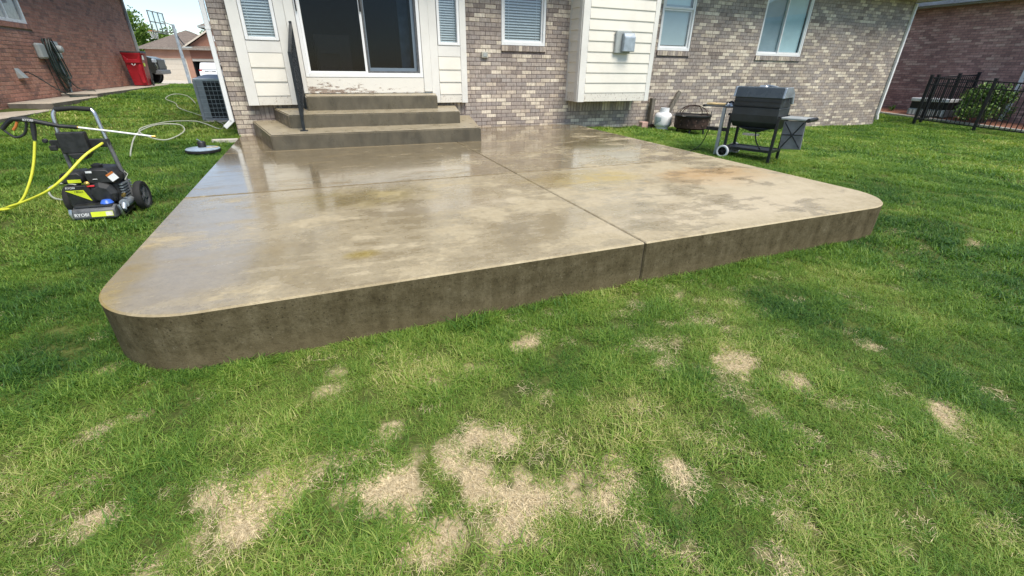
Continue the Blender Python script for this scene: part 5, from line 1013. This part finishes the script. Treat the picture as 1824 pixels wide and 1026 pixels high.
def grill():
    ang = R(110.9)    # local +x runs from the near end to the far end
    N1 = (5.86, -3.885); z = -.17; T = thing('gas_grill', 'dark gas grill on a wheeled cart standing on the grass beside the patio', 'grill', (N1[0], N1[1], z), ang); L = dict(local=True); K = M['black_metal']; D = M['grill_dark'] = simple('grill_enamel', (.035, .042, .048), .35, var=.15, scale=6)
    # local: x far along long axis, y toward the patio side (left of travel), cart depth runs to -y
    dp = -.36; ln = .65; hz = .60
    for nm, x, y, zb in (('leg', 0, 0, 0), ('leg', 0, dp, 0), ('leg', ln, 0, .10), ('leg', ln, dp, .10)): MB().box(x-.018, x+.018, y-.018, y+.018, zb, hz).build(nm, K, T, bevel=.003, **L)
    for y in (0, dp): MB().box(.02, ln-.02, y-.014, y+.014, .13, .165).build('lower_rail', K, T, **L); MB().box(-.02, ln+.04, y-.014, y+.014, hz-.012, hz+.022).build('upper_rail', K, T, **L)
    for x in (0, ln): MB().box(x-.014, x+.014, dp+.02, -.02, .13, .165).build('lower_rail', K, T, **L)
    MB().box(.02, ln-.02, dp+.016, -.016, .14, .155).build('bottom_shelf', M['grey_plastic'], T, **L)
    for y in (.035, dp-.035): wheel(T, (ln, y, .085), .09, .04, (0, 1 if y > 0 else -1, 0), M['white_paint'], M['black_plastic'], 5)
    b = MB(); b.cyl((ln, .05, .085), (ln, dp-.05, .085), .008, 8); b.build('axle', M['steel'], T, smooth=True, **L)
    # firebox: tapers to a tray below the rails
    b = MB(); y0, y1 = .03, dp-.03
    pr = [(y0-.0, .62), (y0-.02, .52), (-.10, .44), (dp+.10, .44), (y1+.02, .52), (y1, .62), (y1, .72), (y0, .72)]
    b.prism(pr, .01, ln-.01, lambda p, q, t: (t, p, q)); b.build('firebox', D, T, bevel=.006, **L)
    b = MB(); b.add([(.10, -.05, .44), (ln-.10, -.05, .44), (ln-.10, dp+.05, .44), (.10, dp+.05, .44), (.28, -.15, .375), (ln-.28, -.15, .375), (ln-.28, dp+.15, .375), (.28, dp+.15, .375)], [(0, 1, 2, 3), (7, 6, 5, 4), (0, 4, 5, 1), (1, 5, 6, 2), (2, 6, 7, 3), (3, 7, 4, 0)]); b.build('drip_pan', D, T, bevel=.008, **L)
    MB().box(.26, .48, -.13, dp+.16, .325, .35).build('grease_tray', M['steel'], T, **L)
    for k in range(2): MB().box(.008, ln-.008, y0+.001, y0+.008, .735+.055*k, .742+.055*k).build('seam', K, T, **L)
    b = MB(); b.prism([(y0, .722), (y0, .84), (y0-.005, .85), (dp+.06, .85), (y1, .74), (y1, .722)], .012, ln-.012, lambda p, q, t: (t, p, q)); b.build('lid_back', D, T, bevel=.006, **L)
    lid = [(y0+.020, .845), (y0-.012, .972), (y0-.03, .98), (dp+.12, .98), (dp+.0, .90), (y1-.02, .76), (y1+.02, .76), (dp+.05, .852)]
    b = MB(); b.prism(lid, .015, ln-.015, lambda p, q, t: (t, p, q)); ld = b.build('lid', simple('grill_lid', (.06, .075, .085), .3, var=.1, scale=5), T, bevel=.005, **L)
    for x0, x1 in ((-.012, .014), (ln-.014, ln+.012)): b = MB(); b.prism(lid, x0, x1, lambda p, q, t: (t, p*1.0, q+.002)); b.build('end_cap', M['galv'], T, bevel=.004, **L)
    b = MB(); b.tube([(.22, dp+.02, .91), (.22, dp-.02, .96), (.32, dp-.03, .985), (.40, dp-.03, .985), (.5, dp-.02, .96), (.5, dp+.02, .91)], .016, 8, smooth_path=3); b.build('lid_handle', M['galv'], T, smooth=True, **L)
    MB().box(.30, .42, dp+.12, dp+.22, .953, 1.0).build('thermometer_housing', M['galv'], T, bevel=.02, **L)
    # far side shelf and near side shelf
    MB().box(ln+.02, ln+.44, dp+.02, -.02, .69, .71).build('side_shelf', M['grey_plastic'], T, bevel=.004, **L); MB().cyl((ln+.44, .0, .70), (ln+.44, dp, .70), .018, 10).build('shelf_handle', M['black_plastic'], T, smooth=True, **L)
    MB().box(-.34, -.022, dp+.01, -.0, .585, .615).build('side_shelf', M['utility'], T, bevel=.008, **L); b = MB(); b.cyl((-.36, .01, .595), (-.36, dp, .595), .026, 10); b.build('shelf_handle', M['black_plastic'], T, smooth=True, **L)
    Mx = Matrix.Translation((-.06, -.03, .57)) @ Matrix.Rotation(R(4), 4, 'Y'); p = MB(); p.box(-.27, .0, -.012, .0, -.37, .0, Mx); hp = p.build('hanging_panel', simple('panel_grey', (.19, .20, .21), .5), T, bevel=.006, **L)
    for q in ((-.25, -.35, -.02, -.02), (-.02, -.35, -.25, -.02)): b = MB(); b.tube([Mx @ Vector((q[0], .004, q[1])), Mx @ Vector((q[2], .004, q[3]))], .007, 6); b.build('panel_rib', K, hp, **L)
    b = MB(); b.tube([Mx @ Vector((-.26, .004, -.18)), Mx @ Vector((-.01, .004, -.18))], .007, 6); b.build('panel_rib', K, hp, **L)
    # gas line and a leaning strut under the far shelf
    b = MB(); b.tube([(.30, -.1, .44), (.25, -.04, .3), (.18, -.02, .2), (.15, -.05, .15)], .009, 7, smooth_path=4); b.build('gas_hose', M['rubber'], T, smooth=True, **L)
    b = MB(); b.tube([(ln+.2, -.2, .62), (ln+.16, -.08, .4), (ln+.12, -.05, .2), (ln+.15, -.02, .05)], .009, 7, smooth_path=4); b.tube([(ln+.3, .01, .62), (ln+.28, .04, .35), (ln+.36, .06, .12), (ln+.5, .1, .02)], .006, 7, smooth_path=4); b.build('gas_hose', M['rubber'], T, smooth=True, **L)
    MB().box(ln+.10, ln+.14, -.03, .01, .02, .688).build('shelf_strut', M['galv'], T, **L)
    MB().box(ln+.02, ln+.34, -.035, -.015, .36, .41).build('shelf_brace', K, T, **L)
    # things lying on the far shelf
    ex = Vector((math.cos(ang), math.sin(ang), 0)); ey = Vector((-math.sin(ang), math.cos(ang), 0)); base = Vector((N1[0], N1[1], z)); F = Matrix((ex, ey, Vector((0, 0, 1)))).transposed().to_4x4(); F.translation = base
    o = MB().box(.80, 1.08, -.28, -.06, .712, .735, F).build('cutting_board', M['wood_tan'], None, bevel=.005); tag(o, 'pale tan wooden board lying on the far side shelf of the grill', 'cutting board')
    b = MB(); b.tube([F @ Vector((.69, -.20, .74)), F @ Vector((.75, -.16, .76)), F @ Vector((.81, -.12, .745))], [.012, .02, .008], 8); b.tube([F @ Vector((.69, -.14, .725)), F @ Vector((.70, -.10, .76)), F @ Vector((.68, -.16, .775))], .014, 8); o = b.build('grill_brush', M['black_plastic'], None, smooth=True); tag(o, 'black grill brush lying on the shelf next to the lid', 'brush')
    b = MB(); r = random.Random(2)
    for k in range(22):
        p = F @ Vector((r.uniform(.68, .78), r.uniform(-.18, -.06), .715+r.uniform(0, .03))); q = Vector((r.gauss(0, 1), r.gauss(0, 1), r.gauss(0, 1))).normalized(); w = q.orthogonal().normalized()*.022; b.quad(p-w, p-q.cross(w), p+w, p+q.cross(w))
    o = b.build('crumpled_foil', M['steel'], None); tag(o, 'crumpled silver foil on the grill side shelf', 'foil')
grill()
def fence():
    T = thing('iron_fence', 'black metal picket fence with gate in front of the plum brick house', 'fence', (16, -.4, -.3)); K = M['black_metal']
    def run(pts, posts, gap):
        (xa, ya), (xb, yb) = pts; n = math.hypot(xb-xa, yb-ya); ux, uy = (xb-xa)/n, (yb-ya)/n; gz = lambda s: g1(xa+ux*s, ya+uy*s)+.02
        za, zb = gz(0), gz(n); gl = lambda s: za+(zb-za)*s/n; Rz = math.atan2(uy, ux)
        for s in posts: MB().box(-.032, .032, -.032, .032, -.1, 1.24, Matrix.Translation((xa+ux*s, ya+uy*s, gl(s))) @ Matrix.Rotation(Rz, 4, 'Z')).build('post', K, T, bevel=.004); MB().box(-.038, .038, -.038, .038, 1.241, 1.262, Matrix.Translation((xa+ux*s, ya+uy*s, gl(s))) @ Matrix.Rotation(Rz, 4, 'Z')).build('post_cap', K, T, bevel=.006)
        for h in (.10, 1.0, 1.17):
            nx, ny = -uy*.014, ux*.014
            MB().add([(xa+ux*s+k*nx, ya+uy*s+k*ny, gl(s)+h+e) for s in (0, n) for k in (-1, 1) for e in (0, .028)], [(0, 1, 3, 2), (4, 6, 7, 5), (0, 2, 6, 4), (1, 5, 7, 3), (0, 4, 5, 1), (2, 3, 7, 6)]).build('rail', K, T)
        s = gap; me = None
        while s < n-.02:
            if all(abs(s-p) > .05 for p in posts):
                if me is None: q = MB().box(-.008, .008, -.008, .008, .10, 1.185).build('picket', K, None); me = q.data; bpy.data.objects.remove(q)
                inst(me, 'picket', Vector((xa+ux*s, ya+uy*s, gl(s)))-T.location, T)
            s += gap
    run(((16, -.4), (16, -7.2)), (0, 1.4, 3.2, 5.0, 6.8), .105); run(((16.04, -.4), (18.34, -.4)), (.27, 1.29, 2.26), .10)
fence()
def shrub():
    x, y = 17.35, -1.35; z = g1(x, y)+.03; T = thing('shrub', 'round green shrub growing behind the black fence', 'shrub', (x, y, z)); r = random.Random(9)
    k = MB()
    for _ in range(9): a = r.uniform(0, 6.28); k.tube([(0, 0, -.05), (.18*math.cos(a), .18*math.sin(a), .3), (.4*math.cos(a), .4*math.sin(a), .7)], [.02, .014, .006], 5)
    k.build('stem', M['wood_grey'], T, local=True)
    m = bpy.data.materials.new('shrub_leaf'); m.use_nodes = True; nt = m.node_tree; b_ = nt.nodes['Principled BSDF']; g = nt.nodes.new('ShaderNodeNewGeometry'); cr = ramp(nt, [(0, (.05, .12, .022)), (.6, (.12, .22, .045)), (1, (.30, .40, .10))]); nt.links.new(g.outputs['Random Per Island'], cr.inputs[0]); nt.links.new(cr.outputs[0], b_.inputs['Base Color']); b_.inputs['Roughness'].default_value = .45
    b = MB(); cl = [(r.gauss(0, .22), r.gauss(0, .32), r.uniform(.25, .85), r.uniform(.18, .3)) for _ in range(22)]
    for _ in range(6500):
        c = r.choice(cl); v = Vector((r.gauss(0, 1), r.gauss(0, 1), r.gauss(0, 1))).normalized()*c[3]*r.random()**.33; p = Vector(c[:3])+v
        if p.z < .02: continue
        s = r.uniform(.022, .042); q = Vector((r.gauss(0, 1), r.gauss(0, 1), r.gauss(0, 1)+.6)).normalized(); w = q.orthogonal().normalized()*s; u = q.cross(w).normalized()*s*.6; b.quad(p-w, p-u, p+w, p+u)
    b.build('foliage', m, T, local=True)
shrub()
def low_box():
    x, y = 17.5, .05; z = g1(x, y)+.05; T = thing('storage_box', 'low grey box with white top behind the black fence', 'storage box', (x, y, z)); L = dict(local=True)
    MB().box(-.36, .36, -.55, .42, 0, .20).build('base', M['galv'], T, bevel=.01, **L); MB().box(-.34, .34, -.53, .40, .20, .40).build('body', M['black_plastic'], T, **L); MB().box(-.37, .37, -.56, .43, .40, .50).build('lid', M['white_paint'], T, bevel=.015, **L)
    b = MB()
    for k in range(9): b.box(-.362, -.345, -.5+k*.1, -.44+k*.1, .03, .17)
    b.build('louvre', M['white_paint'], T, **L)
low_box()
def seedling():
    x, y = 17.6, 1.15; z = g1(x, y)+.05; r = random.Random(12); b = MB()
    for _ in range(16):
        a = r.uniform(0, 6.28); q = r.uniform(.08, .2); t = Vector((q*math.cos(a), q*math.sin(a), r.uniform(.08, .2))); w = Vector((-math.sin(a), math.cos(a), 0))*.025; b.quad(Vector((x, y, z)), Vector((x, y, z))+t*.6-w, Vector((x, y, z))+t, Vector((x, y, z))+t*.6+w)
    o = b.build('small_plant', M['leaf'], None); tag(o, 'tiny yellow-green plant in the red mulch by the brick wall', 'plant')
seedling()
